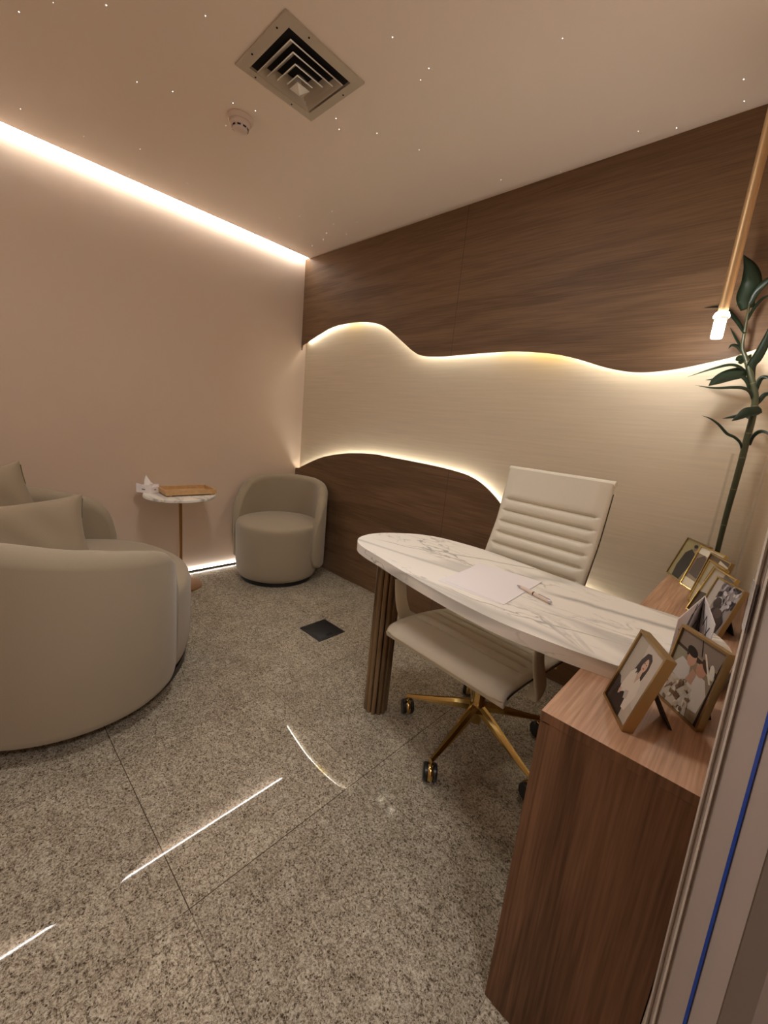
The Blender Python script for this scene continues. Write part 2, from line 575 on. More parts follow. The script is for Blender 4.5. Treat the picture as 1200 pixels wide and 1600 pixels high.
_cr.color_ramp.elements[0].color = (*WARM2, 1)
_cr.color_ramp.elements[1].color = (*WARM2, 1)
for _p, _y in ((0.16, 0), (0.19, 1), (0.21, 1), (0.235, 0), (0.59, 0), (0.62, 1), (0.64, 0.3), (0.67, 1), (0.71, 1), (0.75, 0)):
    _e = _cr.color_ramp.elements.new(_p)
    _e.color = (1.0, WARM2[1] - 0.20 * _y, WARM2[2] - 0.50 * _y, 1)
_nt.links.new(_mr.outputs[0], _cr.inputs[0])
_nt.links.new(_cr.outputs[0], _nt.nodes['Emission'].inputs[0])
M['led_low'] = emit('led_lower', WARM2, P_LOW)
M['pend'] = emit('pendant_glow', (1.0, 0.97, 0.92), P_PEND)
M['star'] = emit('fibre_star', (1.0, 0.93, 0.85), 4.0)
g, gnt, gb = new_mat('clear_glass')
gnt.nodes.remove(gb)
_t = N(gnt, 'ShaderNodeBsdfTransparent')
_t.inputs[0].default_value = (0.985, 0.985, 0.98, 1)
_g = N(gnt, 'ShaderNodeBsdfGlossy')
_g.inputs['Roughness'].default_value = 0.03
_l = N(gnt, 'ShaderNodeLayerWeight')
_l.inputs[0].default_value = 0.12
_m = N(gnt, 'ShaderNodeMixShader')
_k = N(gnt, 'ShaderNodeMath', operation='MULTIPLY')
_k.inputs[1].default_value = 0.30
gnt.links.new(_l.outputs['Fresnel'], _k.inputs[0])
gnt.links.new(_k.outputs[0], _m.inputs[0])
gnt.links.new(_t.outputs[0], _m.inputs[1])
gnt.links.new(_g.outputs[0], _m.inputs[2])
gnt.links.new(_m.outputs[0], gnt.nodes['Material Output'].inputs[0])
M['glass'] = g
_pc = {}


def colmat(rgb):
    if rgb not in _pc:
        _pc[rgb] = plain('print_%02x%02x%02x' % rgb, rgb, 0.35, spec=0.3)
    return _pc[rgb]


# ------------------------------------------------------------------ mesh helpers
def link(name, bm, mats, parent=None, smooth=True, loc=None, auto=True):
    bmesh.ops.recalc_face_normals(bm, faces=bm.faces[:])
    me = bpy.data.meshes.new(name)
    bm.to_mesh(me)
    bm.free()
    if not isinstance(mats, (list, tuple)):
        mats = [mats]
    for m in mats:
        me.materials.append(m)
    o = bpy.data.objects.new(name, me)
    COL.objects.link(o)
    if smooth:
        for p in me.polygons:
            p.use_smooth = True
        if auto:
            try:
                me.set_sharp_from_angle(angle=radians(38))
            except Exception:
                pass
    if parent is not None:
        o.parent = parent
    if loc is not None:
        o.location = loc
    return o


def tag(o, label=None, cat=None, group=None, kind=None):
    if label:
        o['label'] = label
    if cat:
        o['category'] = cat
    if group:
        o['group'] = group
    if kind:
        o['kind'] = kind
    return o


def thing(name, label, cat, loc=(0, 0, 0), rotz=0.0, group=None):
    o = bpy.data.objects.new(name, None)
    COL.objects.link(o)
    o.location = loc
    o.rotation_euler = (0, 0, rotz)
    o.empty_display_size = 0.1
    return tag(o, label, cat, group)


def box(bm, x0, x1, y0, y1, z0, z1, mi=0, bev=0.0):
    vs = [bm.verts.new(p) for p in ((x0, y0, z0), (x1, y0, z0), (x1, y1, z0), (x0, y1, z0), (x0, y0, z1), (x1, y0, z1), (x1, y1, z1), (x0, y1, z1))]
    fs = []
    for f in ((0, 3, 2, 1), (4, 5, 6, 7), (0, 1, 5, 4), (1, 2, 6, 5), (2, 3, 7, 6), (3, 0, 4, 7)):
        fc = bm.faces.new([vs[i] for i in f])
        fc.material_index = mi
        fs.append(fc)
    if bev > 0:
        es = set()
        for f in fs:
            es.update(f.edges)
        bmesh.ops.bevel(bm, geom=list(es), offset=bev, segments=2, profile=0.5, affect='EDGES')
    return bm


def BM():
    return bmesh.new()


def bx(*a, **k):
    return box(BM(), *a, **k)


def lathe(bm, prof, n=48, c=(0, 0), mi=0, a0=0.0):
    """prof: list of (r,z) bottom to top"""
    rings = []
    for r, z in prof:
        if r < 1e-5:
            rings.append([bm.verts.new((c[0], c[1], z))])
        else:
            rings.append([bm.verts.new((c[0] + r * cos(a0 + 2 * pi * k / n), c[1] + r * sin(a0 + 2 * pi * k / n), z)) for k in range(n)])
    for a, b in zip(rings, rings[1:]):
        for k in range(n):
            k2 = (k + 1) % n
            if len(a) == 1 and len(b) == 1:
                continue
            if len(a) == 1:
                f = bm.faces.new((a[0], b[k2], b[k]))
            elif len(b) == 1:
                f = bm.faces.new((a[k], a[k2], b[0]))
            else:
                f = bm.faces.new((a[k], a[k2], b[k2], b[k]))
            f.material_index = mi
    return bm


def cyl(bm, r, z0, z1, n=32, c=(0, 0), mi=0, bev=0.0):
    if bev > 0:
        return lathe(bm, [(0, z0), (r - bev, z0), (r, z0 + bev), (r, z1 - bev), (r - bev, z1), (0, z1)], n, c, mi)
    return lathe(bm, [(0, z0), (r, z0), (r, z1), (0, z1)], n, c, mi)


def tube(bm, pts, rad, n=10, mi=0, closed_ends=True, flat=None):
    """round tube along points; rad number or list; flat=(w,h) for an elliptic section with its first axis kept level"""
    pts = [Vector(p) for p in pts]
    m = len(pts)
    rings = []
    up = None
    for i, p in enumerate(pts):
        t = (pts[min(i + 1, m - 1)] - pts[max(i - 1, 0)]).normalized()
        if flat is not None:
            a = Vector(flat[2])
            a = (a - t * a.dot(t)).normalized()
        elif up is None:
            a = Vector((0, 0, 1)) if abs(t.z) < 0.9 else Vector((1, 0, 0))
            a = (a - t * a.dot(t)).normalized()
        else:
            a = (up - t * up.dot(t)).normalized()
        up = a
        b = t.cross(a).normalized()
        r = rad[i] if isinstance(rad, (list, tuple)) else rad
        ra, rb = (flat[0], flat[1]) if flat else (r, r)
        rings.append([bm.verts.new(p + a * ra * cos(2 * pi * k / n) + b * rb * sin(2 * pi * k / n)) for k in range(n)])
    for a, b in zip(rings, rings[1:]):
        for k in range(n):
            f = bm.faces.new((a[k], a[(k + 1) % n], b[(k + 1) % n], b[k]))
            f.material_index = mi
    if closed_ends:
        f = bm.faces.new(rings[0][::-1])
        f.material_index = mi
        f = bm.faces.new(rings[-1])
        f.material_index = mi
    return bm


def spline(pts, n=12):
    """Catmull-Rom through points of any dimension"""
    P = [Vector(p) for p in pts]
    P = [P[0] * 2 - P[1]] + P + [P[-1] * 2 - P[-2]]
    out = []
    for i in range(1, len(P) - 2):
        for k in range(n):
            t = k / n
            a, b, c, d = P[i - 1], P[i], P[i + 1], P[i + 2]
            out.append(0.5 * ((2 * b) + (c - a) * t + (2 * a - 5 * b + 4 * c - d) * t * t + (3 * b - a - 3 * c + d) * t ** 3))
    out.append(P[-2])
    return out


def prism(bm, poly, z0, z1, mi=0, mi_side=None):
    """poly: (x,y) list; vertical prism"""
    lo = [bm.verts.new((p[0], p[1], z0)) for p in poly]
    hi = [bm.verts.new((p[0], p[1], z1)) for p in poly]
    f = bm.faces.new(lo[::-1])
    f.material_index = mi
    f = bm.faces.new(hi)
    f.material_index = mi
    n = len(poly)
    for i in range(n):
        f = bm.faces.new((lo[i], lo[(i + 1) % n], hi[(i + 1) % n], hi[i]))
        f.material_index = mi if mi_side is None else mi_side
    return bm


def interp(x, tab):
    if x <= tab[0][0]:
        return tab[0][1]
    for (a, va), (b, vb) in zip(tab, tab[1:]):
        if x <= b:
            t = (x - a) / (b - a)
            t = t * t * (3 - 2 * t) * 0.35 + t * 0.65
            return va + (vb - va) * t
    return tab[-1][1]


# ------------------------------------------------------------------ the room
H = 2.432
XR = 3.036
YF = -3.30
JY = -1.43          # where the right wall meets the door frame


def struct(name, bm, m, parent=None, smooth=False):
    o = link(name, bm, m, parent, smooth=smooth)
    if parent is None:
        o['kind'] = 'structure'
    return o


struct('floor', bx(-0.12, 4.6, YF - 0.12, 0.12, -0.10, 0.0), M['floor'])
struct('wall_left', bx(-0.12, 0.0, YF - 0.12, 0.12, 0.0, H + 0.12), M['wall'])
struct('wall_back', bx(0.0, 4.6, 0.0, 0.12, 0.0, H + 0.12), M['backwall'])
bm = BM()
box(bm, 0.048, 4.6, YF - 0.12, 0.0, H, H + 0.12)
struct('ceiling', bm, M['ceiling'])
struct('wall_front', bx(0.0, 4.6, YF - 0.12, YF, 0.0, H), M['wall'])
# right wall: the piece by the cabinet, the lintel over the doorway and the piece behind it
bm = BM()
box(bm, XR, XR + 0.14, JY, 0.0, 0.0, H)
box(bm, XR, XR + 0.14, -2.55, JY, 2.12, H)
box(bm, XR, XR + 0.14, YF, -2.55, 0.0, H)
struct('wall_right', bm, M['wall'])
struct('wall_corridor', bx(4.5, 4.6, YF, 0.0, 0.0, H), M['wall'])

# low aluminium profile at the foot of the left wall that carries the light strip
struct('baseboard_left', bx(0.0, 0.016, YF, -0.046, 0.0, 0.012), M['dark_metal'])
tag(link('led_strip_light', bx(0.0015, 0.011, YF + 0.02, -0.06, 0.0125, 0.0175), M['base_led'], smooth=False),
    'thin warm white light strip glowing at the foot of the left wall', 'light strip')
# ceiling light line
tag(link('led_strip_light', bx(0.033, 0.041, YF + 0.02, -0.048, H + 0.004, H + 0.010), M['cove'], smooth=False),
    'long warm white light line where the left wall meets the ceiling', 'light strip')

# ------------------------------------------------------------------ wave panels on the back wall
UP = [(-0.06, 1.755), (0.0, 1.79), (0.071, 1.812), (0.235, 1.864), (0.389, 1.902), (0.57, 1.913), (0.74, 1.906), (0.869, 1.882), (0.964, 1.846),
      (1.089, 1.769), (1.209, 1.692), (1.291, 1.659), (1.44, 1.649), (1.66, 1.654), (1.855, 1.656), (1.998, 1.648),
      (2.131, 1.63), (2.241, 1.603), (2.359, 1.566), (2.467, 1.544), (2.551, 1.543), (2.639, 1.554), (2.719, 1.572),
      (2.811, 1.596), (2.885, 1.629), (2.96, 1.67), (3.035, 1.72)]
LOW = [(-0.06, 0.772), (0.0, 0.780), (0.05, 0.786), (0.10, 0.808), (0.249, 0.873), (0.37, 0.918), (0.492, 0.949), (0.60, 0.972), (0.714, 0.990), (0.918, 1.009),
       (1.107, 1.008), (1.335, 1.004), (1.588, 0.994), (1.749, 0.974), (1.862, 0.927), (1.966, 0.852), (2.08, 0.748),
       (2.20, 0.64), (2.35, 0.56), (2.50, 0.51), (2.65, 0.46), (2.80, 0.42), (2.95, 0.38), (3.035, 0.35)]
PF, PB = -0.046, -0.034


def wave_panel(name, wave, top, mat):
    pts = [(p.x, p.y) for p in spline([(a, b, 0) for a, b in wave], 5)]
    pts = [(min(max(x, 0.001), XR - 0.001), z) for x, z in pts]
    q = []
    for p in pts:
        if not q or p[0] - q[-1][0] > 1e-4:
            q.append(p)
    bm = BM()
    fr = []
    for x, z in q:
        fr.append([bm.verts.new((x, PF, z)), bm.verts.new((x, PF, top)), bm.verts.new((x, PB, z)), bm.verts.new((x, PB, top))])
    for a, b in zip(fr, fr[1:]):
        bm.faces.new((a[0], b[0], b[1], a[1]))
        bm.faces.new((a[2], a[3], b[3], b[2]))
        bm.faces.new((a[0], a[2], b[2], b[0]))
        bm.faces.new((a[1], b[1], b[3], a[3]))
    for e in (fr[0], fr[-1]):
        bm.faces.new((e[0], e[1], e[3], e[2]))
    return link(name, bm, mat, smooth=False), q


o, qu = wave_panel('wall_panel', UP, H - 0.001, M['wood_upper'])
tag(o, 'large brown wood panel with wavy lower edge, reaching up to the ceiling', 'wall panel')
o, ql = wave_panel('wall_panel', LOW, 0.001, M['wood_lower'])
tag(o, 'low brown wood panel with curved top edge, standing on the floor behind the desk', 'wall panel')


def led_wave(q, off, r, mat, y, x0, x1, label):
    pts = []
    for i, (x, z) in enumerate(q):
        if x0 <= x <= x1:
            a = q[max(i - 1, 0)]
            b = q[min(i + 1, len(q) - 1)]
            t = Vector((b[0] - a[0], b[1] - a[1])).normalized()
            nrm = Vector((-t.y, t.x))
            pts.append((x + nrm.x * off, y, z + nrm.y * off))
    bm = BM()
    tube(bm, pts[::2], r, 6)
    tag(link('led_strip_light', bm, mat), label, 'light strip')


led_wave(qu, 0.024, 0.004, M['led_up'], -0.017, 0.05, 2.98, 'wavy warm light strip tucked behind the lower edge of the upper wood panel')
led_wave(ql, -0.020, 0.004, M['led_low'], -0.020, 0.03, 2.98, 'curved warm light strip tucked behind the top edge of the lower wood panel')

# ------------------------------------------------------------------ door frame on the right (door_1)
door = bpy.data.objects.new('door_1', None)
COL.objects.link(door)
door['kind'] = 'structure'
door.location = (3.03, -1.45, 0)
CX, CY = 2.99436, -2.10278


def jamb_x(az, dy):
    return CX + az * dy - 3.03, CY + dy + 1.45


def lean_prism(name, pts, z0, z1, mat, parent):
    """vertical profile; slight lean like the photographed frame"""
    bm = BM()
    k = 0.036
    lo = [bm.verts.new((x - k * (z0 - 0.6), y, z0)) for x, y in pts]
    hi = [bm.verts.new((x - k * (z1 - 0.6), y, z1)) for x, y in pts]
    bm.faces.new(lo[::-1])
    bm.faces.new(hi)
    n = len(pts)
    for i in range(n):
        bm.faces.new((lo[i], lo[(i + 1) % n], hi[(i + 1) % n], hi[i]))
    return link(name, bm, mat, parent, smooth=False)


A0 = jamb_x(0.048, 0.670)
A1 = jamb_x(0.052, 0.655)
A2 = jamb_x(0.061, 0.640)
A3 = jamb_x(0.067, 0.640)
A4 = jamb_x(0.113, 0.585)
A5 = jamb_x(0.119, 0.578)
A6 = jamb_x(0.165, 0.530)
A7 = jamb_x(0.175, 0.545)
A8 = jamb_x(0.215, 0.500)
B0 = jamb_x(0.225, 0.670)
lean_prism('frame_profile', [A0, A1, A2, A3, A4, A5, A6, B0], 0.0, 2.12, M['doorpaint'], door)
# raised bead along the edge
b0 = jamb_x(0.0485, 0.664)
b1 = jamb_x(0.0525, 0.642)
b2 = jamb_x(0.0565, 0.648)
lean_prism('bead', [b0, b1, b2], 0.0, 2.12, M['doorbead'], door)
b3 = jamb_x(0.0615, 0.642)
b4 = jamb_x(0.0665, 0.632)
b5 = jamb_x(0.0700, 0.642)
lean_prism('bead', [b3, b4, b5], 0.0, 2.12, M['doorbead'], door)
t0 = jamb_x(0.1135, 0.5815)
t1 = jamb_x(0.1195, 0.5745)
t2 = jamb_x(0.1195, 0.580)
t3 = jamb_x(0.1135, 0.587)
tp = lean_prism('protective_tape', [t0, t1, t2, t3], 0.0, 2.12, M['bluetape'], door)
tp['label'] = 'thin blue strip of tape running down the frame'
c0 = jamb_x(0.168, 0.520)
c1 = jamb_x(0.215, 0.470)
c2 = jamb_x(0.30, 0.470)
c3 = jamb_x(0.30, 0.560)
lean_prism('door_stop', [c0, c1, c2, c3], 0.0, 2.12, M['doordark'], door)
s0 = jamb_x(0.0455, 0.672)
s1 = jamb_x(0.0475, 0.655)
s2 = jamb_x(0.0560, 0.640)
s3 = jamb_x(0.0560, 0.655)
lean_prism('strike_plate', [s0, s1, s2, s3], 1.012, 1.074, M['steel'], door)
# head of the door frame and the far jamb
link('frame_profile', bx(0.005, 0.15, -1.10, 0.02, 2.08, 2.12), M['doorpaint'], door, smooth=False)
link('frame_profile', bx(0.005, 0.15, -1.10, -1.06, 0.0, 2.08), M['doorpaint'], door, smooth=False)

# ------------------------------------------------------------------ cabinet
CX0, CX1, CY0 = 2.784, 3.034, -1.391
cab = thing('low_cabinet', 'long low oak veneer cabinet standing along the right wall, topped with picture frames', 'cabinet', (CX0, CY0, 0))
W, D = CX1 - CX0, -CY0 - 0.050
link('side_panel', bx(0.018, W, 0.0, 0.018, 0.0, 0.710), M['oak_side_shaded'], cab, smooth=False)
link('side_panel', bx(0.018, W, D - 0.018, D, 0.0, 0.710), M['oak_side_shaded'], cab, smooth=False)
link('back_panel', bx(W - 0.006, W, 0.0185, D - 0.0185, 0.0, 0.710), M['oak_side_shaded'], cab, smooth=False)
o = link('cabinet_top', bx(0, W, -0.0015, D, 0.7105, 0.730, bev=0.0006), [M['oak_top'], M['oak_side_shaded']], cab, smooth=False)
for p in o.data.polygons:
    p.material_index = 0 if p.normal.z > 0.5 else 1  # slab edges take the oak with shade in its colour
for k in range(3):
    y0 = 0.002 + k * (D - 0.002) / 3
    d = link('door', bx(0.0, 0.0175, y0, y0 + (D - 0.002) / 3 - 0.003, 0.0, 0.7065), M['oak_side_shaded'], cab, smooth=False)
link('shelf', bx(0.019, W - 0.007, 0.0185, D - 0.0185, 0.34, 0.358), M['oak_side_shaded'], cab, smooth=False)

# ------------------------------------------------------------------ desk
desk = thing('desk', 'long oval white marble topped desk on a fluted wooden leg', 'desk', (2.43, -0.93, 0))
OUT = [(1.842, -0.935), (1.85, -0.87), (1.883, -0.805), (1.935, -0.735), (2.01, -0.685), (2.11, -0.664), (2.242, -0.657), (2.37, -0.672),
       (2.494, -0.692), (2.60, -0.706), (2.691, -0.716), (2.80, -0.722), (2.90, -0.722), (2.97, -0.75), (3.012, -0.82),
       (3.027, -0.90), (3.027, -0.965), (3.010, -1.04), (2.96, -1.11), (2.88, -1.158), (2.775, -1.182), (2.68, -1.193),
       (2.589, -1.198), (2.466, -1.187), (2.312, -1.160), (2.182, -1.131), (2.06, -1.100), (1.971, -1.079), (1.905, -1.050), (1.86, -1.002)]
n = len(OUT)
pp = []
for i in range(n):
    a, b, c, d = [Vector((*OUT[(i + k) % n], 0)) for k in (-1, 0, 1, 2)]
    for k in range(5):
        t = k / 5
        p = 0.5 * ((2 * b) + (c - a) * t + (2 * a - 5 * b + 4 * c - d) * t * t + (3 * b - a - 3 * c + d) * t ** 3)
        pp.append((p.x - 2.43, p.y + 0.93))
bm = BM()
prism(bm, pp, 0.7305, 0.765)
es = [e for e in bm.edges if abs(e.verts[0].co.z - e.verts[1].co.z) < 1e-5]
bmesh.ops.bevel(bm, geom=es, offset=0.0015, segments=2, affect='EDGES')
link('desk_top', bm, M['marble'], desk)
# fluted leg
bm = BM()
NF = 12
sec = []
for k in range(NF):
    for j in range(9):
        a = 2 * pi * (k + (j / 8.0 - 0.5) * 0.86) / NF
        u = (j / 8.0 - 0.5) * 2
        r = 0.043 + 0.010 * sqrt(max(0, 1 - u * u))
        sec.append((a, r, 0))
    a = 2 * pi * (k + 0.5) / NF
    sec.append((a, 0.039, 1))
lc = (1.962 - 2.43, -0.912 + 0.93)
lo = [bm.verts.new((lc[0] + r * cos(a), lc[1] + r * sin(a), 0.0)) for a, r, g_ in sec]
hi = [bm.verts.new((lc[0] + r * cos(a), lc[1] + r * sin(a), 0.7305)) for a, r, g_ in sec]
m_ = len(sec)
for i in range(m_):
    j = (i + 1) % m_
    f = bm.faces.new((lo[i], lo[j], hi[j], hi[i]))
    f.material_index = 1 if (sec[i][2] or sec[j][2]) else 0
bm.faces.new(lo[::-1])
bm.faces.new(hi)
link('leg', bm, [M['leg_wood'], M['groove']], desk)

# ------------------------------------------------------------------ office chair
HUB = (2.35, -0.736)
fd = Vector((-0.065, -0.998, 0)).normalized()       # forward
rotc = math.atan2(fd.x, -fd.y)                      # rotation that takes -Y to forward
chair = thing('office_chair', 'white ribbed leather office chair with a gold five star base behind the desk', 'office chair', (HUB[0], HUB[1], 0), rotc)
# local frame: forward = -Y, so y = -f ; side = +X (to the cabinet side)
PROF = [(0.315, 0.452), (0.318, 0.474), (0.295, 0.490), (0.22, 0.494), (0.12, 0.489), (0.0, 0.474), (-0.09, 0.459), (-0.135, 0.462), (-0.165, 0.488),
        (-0.182, 0.545), (-0.20, 0.64), (-0.215, 0.712), (-0.245, 0.79), (-0.272, 0.860), (-0.292, 0.95), (-0.308, 1.03), (-0.318, 1.086)]
prof = [(p.x, p.y) for p in spline([(a, b, 0) for a, b in PROF], 14)]
L = [0]
for a, b in zip(prof, prof[1:]):
    L.append(L[-1] + math.hypot(a[0] - b[0], a[1] - b[1]))
tot = L[-1]


def prof_at(s):
    for i in range(len(L) - 1):
        if s <= L[i + 1]:
            t = (s - L[i]) / (L[i + 1] - L[i])
            return (prof[i][0] + (prof[i + 1][0] - prof[i][0]) * t, prof[i][1] + (prof[i + 1][1] - prof[i][1]) * t)
    return prof[-1]


# channel seams: on the seat and up the back, smooth front flap and smooth head
s_first, s_last = 0.150, tot - 0.135
nseam = 18
seams = [s_first + (s_last - s_first) * i / (nseam - 1) for i in range(nseam)]
NS, NV = 420, 36
bm = BM()
top, bot = [], []
for i in range(NS + 1):
    s = tot * i / NS
    p = prof_at(s)
    q = prof_at(min(tot, s + 0.004))
    q0 = prof_at(max(0, s - 0.004))
    t = Vector((q[0] - q0[0], q[1] - q0[1])).normalized()
    nr = Vector((t.y, -t.x))          # towards the sitter
    if nr.y < 0 and s < tot * 0.4:
        nr = -nr
    d = min(abs(s - x) for x in seams)
    w = 0.248 - 0.032 * min(1, max(0, (s - 0.30) / 0.45))
    ra, rb = [], []
    for j in range(NV + 1):
        v = -1 + 2 * j / NV
        inside = 1.0 if abs(v) < 0.84 else 0.0
        g_ = inside * 0.0135 * math.exp(-(d / 0.0042) ** 2)
        puff = inside * 0.006 * (1 - math.exp(-(d / 0.014) ** 2))
        th = 0.012 * (1 - abs(v) ** 10) ** 0.5 + 0.003
        off = th - g_ + puff
        ra.append(bm.verts.new((v * w + 0.01, -(p[0] + nr.x * off), p[1] + nr.y * off)))
        rb.append(bm.verts.new((v * w + 0.01, -(p[0] - nr.x * 0.006), p[1] - nr.y * 0.006)))
    top.append(ra)
    bot.append(rb)
for i in range(NS):
    for j in range(NV):
        bm.faces.new((top[i][j], top[i][j + 1], top[i + 1][j + 1], top[i + 1][j]))
        bm.faces.new((bot[i][j], bot[i + 1][j], bot[i + 1][j + 1], bot[i][j + 1]))
    for j in (0, NV):
        bm.faces.new((top[i][j], top[i + 1][j], bot[i + 1][j], bot[i][j]))
for i in (0, NS):
    for j in range(NV):
        bm.faces.new((top[i][j], top[i][j + 1], bot[i][j + 1], bot[i][j]))
link('seat_and_back', bm, M['leather'], chair, auto=False)
# rolled bars at the front of the seat and the head of the back
bm = BM()
tube(bm, [(-0.236, 0.0, 0.0), (-0.15, 0, 0), (0.15, 0, 0), (0.256, 0.0, 0.0)], 0.014, 14)
o = link('front_roll', bm, M['leather'], chair, loc=(0, -0.303, 0.468))
bm = BM()
tube(bm, [(-0.207, 0, 0), (-0.1, 0, 0), (0.1, 0, 0), (0.227, 0, 0)], 0.012, 14)
link('top_roll', bm, M['leather'], chair, loc=(0, 0.324, 1.084))
# side rails under the sling
for sx in (-1, 1):
    pts = []
    for i in range(14, NS - 6, 8):
        s = tot * i / NS
        p = prof_at(s)
        q = prof_at(min(tot, s + 0.004))
        t = Vector((q[0] - p[0], q[1] - p[1])).normalized()
        nr = Vector((t.y, -t.x))
        if nr.y < 0 and s < tot * 0.4:
            nr = -nr
        w = 0.248 - 0.032 * min(1, max(0, (s - 0.30) / 0.45))
        pts.append((sx * (w - 0.006) + 0.01, -(p[0] - nr.x * 0.012), p[1] - nr.y * 0.012))
    bm = BM()
    tube(bm, pts, 0.0075, 8)
    link('side_rail', bm, M['dark_metal'], chair)
# arms: padded flat band rising from the seat rail and running back to the backrest
for sx in (-1, 1):
    xo = sx * 0.284 + 0.01
    # points as (x, y, z), y = -forward
    arm = [(sx * 0.242 + 0.01, -0.150, 0.445), (xo - sx * 0.008, -0.160, 0.452), (xo + sx * 0.006, -0.185, 0.482), (xo + sx * 0.004, -0.215, 0.545), (xo, -0.232, 0.605), (xo, -0.240, 0.655)]
    bm = BM()
    tube(bm, spline(arm, 8), 0.02, 20, flat=(0.0085, 0.030, (1, 0, 0)))
    a_ = link('armrest', bm, M['leather'], chair)
    bm = BM()
    tube(bm, [(xo, -0.240, 0.654), (xo, -0.240, 0.6575)], 0.02, 20, flat=(0.0088, 0.0305, (1, 0, 0)))
    link('armrest_cap', bm, M['dark_metal'], chair)
    top_ = [(xo, -0.240, 0.654), (xo, -0.238, 0.682), (xo, -0.22, 0.700), (xo, -0.10, 0.702), (xo, 0.05, 0.700), (xo - sx * 0.02, 0.17, 0.695), (sx * 0.205 + 0.01, 0.215, 0.69)]
    bm = BM()
    tube(bm, spline(top_, 8), 0.02, 14, flat=(0.0045, 0.019, (1, 0, 0)))
    link('armrest_bar', bm, M['gold'], chair)
# mechanism and gas lift
link('mechanism', bx(-0.07, 0.07, -0.11, 0.09, 0.405, 0.445, bev=0.008), M['black'], chair)
bm = BM()
tube(bm, [(-0.232, -0.06, 0.452), (-0.12, -0.055, 0.434), (0.14, -0.055, 0.434), (0.252, -0.06, 0.452)], 0.010, 10)
tube(bm, [(-0.232, 0.05, 0.446), (-0.12, 0.05, 0.430), (0.14, 0.05, 0.430), (0.252, 0.05, 0.446)], 0.010, 10)
link('seat_support', bm, M['gold'], chair)
bm = BM()
lathe(bm, [(0, 0.085), (0.021, 0.085), (0.022, 0.13), (0.030, 0.135), (0.032, 0.168), (0.028, 0.178), (0.026, 0.182), (0.026, 0.30), (0.016, 0.302), (0.016, 0.41), (0, 0.41)], 32)
link('gas_lift', bm, M['gold'], chair)
ang0 = radians(198) - rotc
for k in range(5):
    a = ang0 + 2 * pi * k / 5
    ca, sa = cos(a), sin(a)
    bm = BM()
    # tapered box-section spoke with a raised spine
    secs = []
    for r, w, zt, zb in ((0.022, 0.019, 0.172, 0.136), (0.08, 0.018, 0.158, 0.124), (0.18, 0.014, 0.124, 0.098), (0.262, 0.0105, 0.098, 0.080), (0.300, 0.009, 0.088, 0.073)):
        ring = []
        for u, z in ((-w, zb + 0.004), (-w * 0.95, zt - 0.010), (-w * 0.35, zt), (w * 0.35, zt), (w * 0.95, zt - 0.010), (w, zb + 0.004), (w * 0.5, zb), (-w * 0.5, zb)):
            ring.append(bm.verts.new((r * ca - u * sa, r * sa + u * ca, z)))
        secs.append(ring)
    for p_, q_ in zip(secs, secs[1:]):
        for j in range(8):
            bm.faces.new((p_[j], p_[(j + 1) % 8], q_[(j + 1) % 8], q_[j]))
    bm.faces.new(secs[0][::-1])
    bm.faces.new(secs[-1])
    sp_ = link('base_spoke', bm, M['gold'], chair)
    # castor: two wheels on a short stem with a gold fork
    R0 = 0.293
    ax = radians(134) - rotc + (0.15, -0.10, 0.45, 0.2, -0.3)[k]
    bm = BM()
    wr = 0.030
    for s in (-1, 1):
        ring0, ring1, ring2 = [], [], []
        hub0, hub1 = [], []
        for j in range(28):
            b_ = 2 * pi * j / 28
            for lst, rr, off in ((hub0, wr * 0.55, 0.025), (ring0, wr * 0.86, 0.0245), (ring1, wr, 0.020), (ring2, wr, 0.011), (hub1, wr * 0.8, 0.009)):
                px = rr * cos(b_)
                pz = rr * sin(b_) + wr
                lx, ly = px, s * off
                lst.append(bm.verts.new((R0 * ca + lx * cos(ax) - ly * sin(ax), R0 * sa + lx * sin(ax) + ly * cos(ax), pz)))
        rs = [hub0, ring0, ring1, ring2, hub1]
        for p_, q_ in zip(rs, rs[1:]):
            for j in range(28):
                bm.faces.new((p_[j], p_[(j + 1) % 28], q_[(j + 1) % 28], q_[j]))
        bm.faces.new(hub0)
        bm.faces.new(hub1)
    cs = link('castor', bm, M['black'], chair)
    bm = BM()
    cyl(bm, 0.0075, 0.05, 0.082, 12, (R0 * ca, R0 * sa))
    for du in (-0.012, 0.012):
        pass
    u0 = Vector((cos(ax), sin(ax), 0))
    v0 = Vector((-sin(ax), cos(ax), 0))
    c_ = Vector((R0 * ca, R0 * sa, 0))
    arc = []
    for j in range(9):
        b_ = radians(-20 + 220 * j / 8)
        arc.append(c_ + u0 * (wr * 1.04 * cos(b_)) + Vector((0, 0, wr + wr * 1.04 * sin(b_))))
    tube(bm, arc, 0.006, 8, flat=(0.0082, 0.0028, tuple(v0)))
    fk = link('castor_fork', bm, M['gold'], cs)


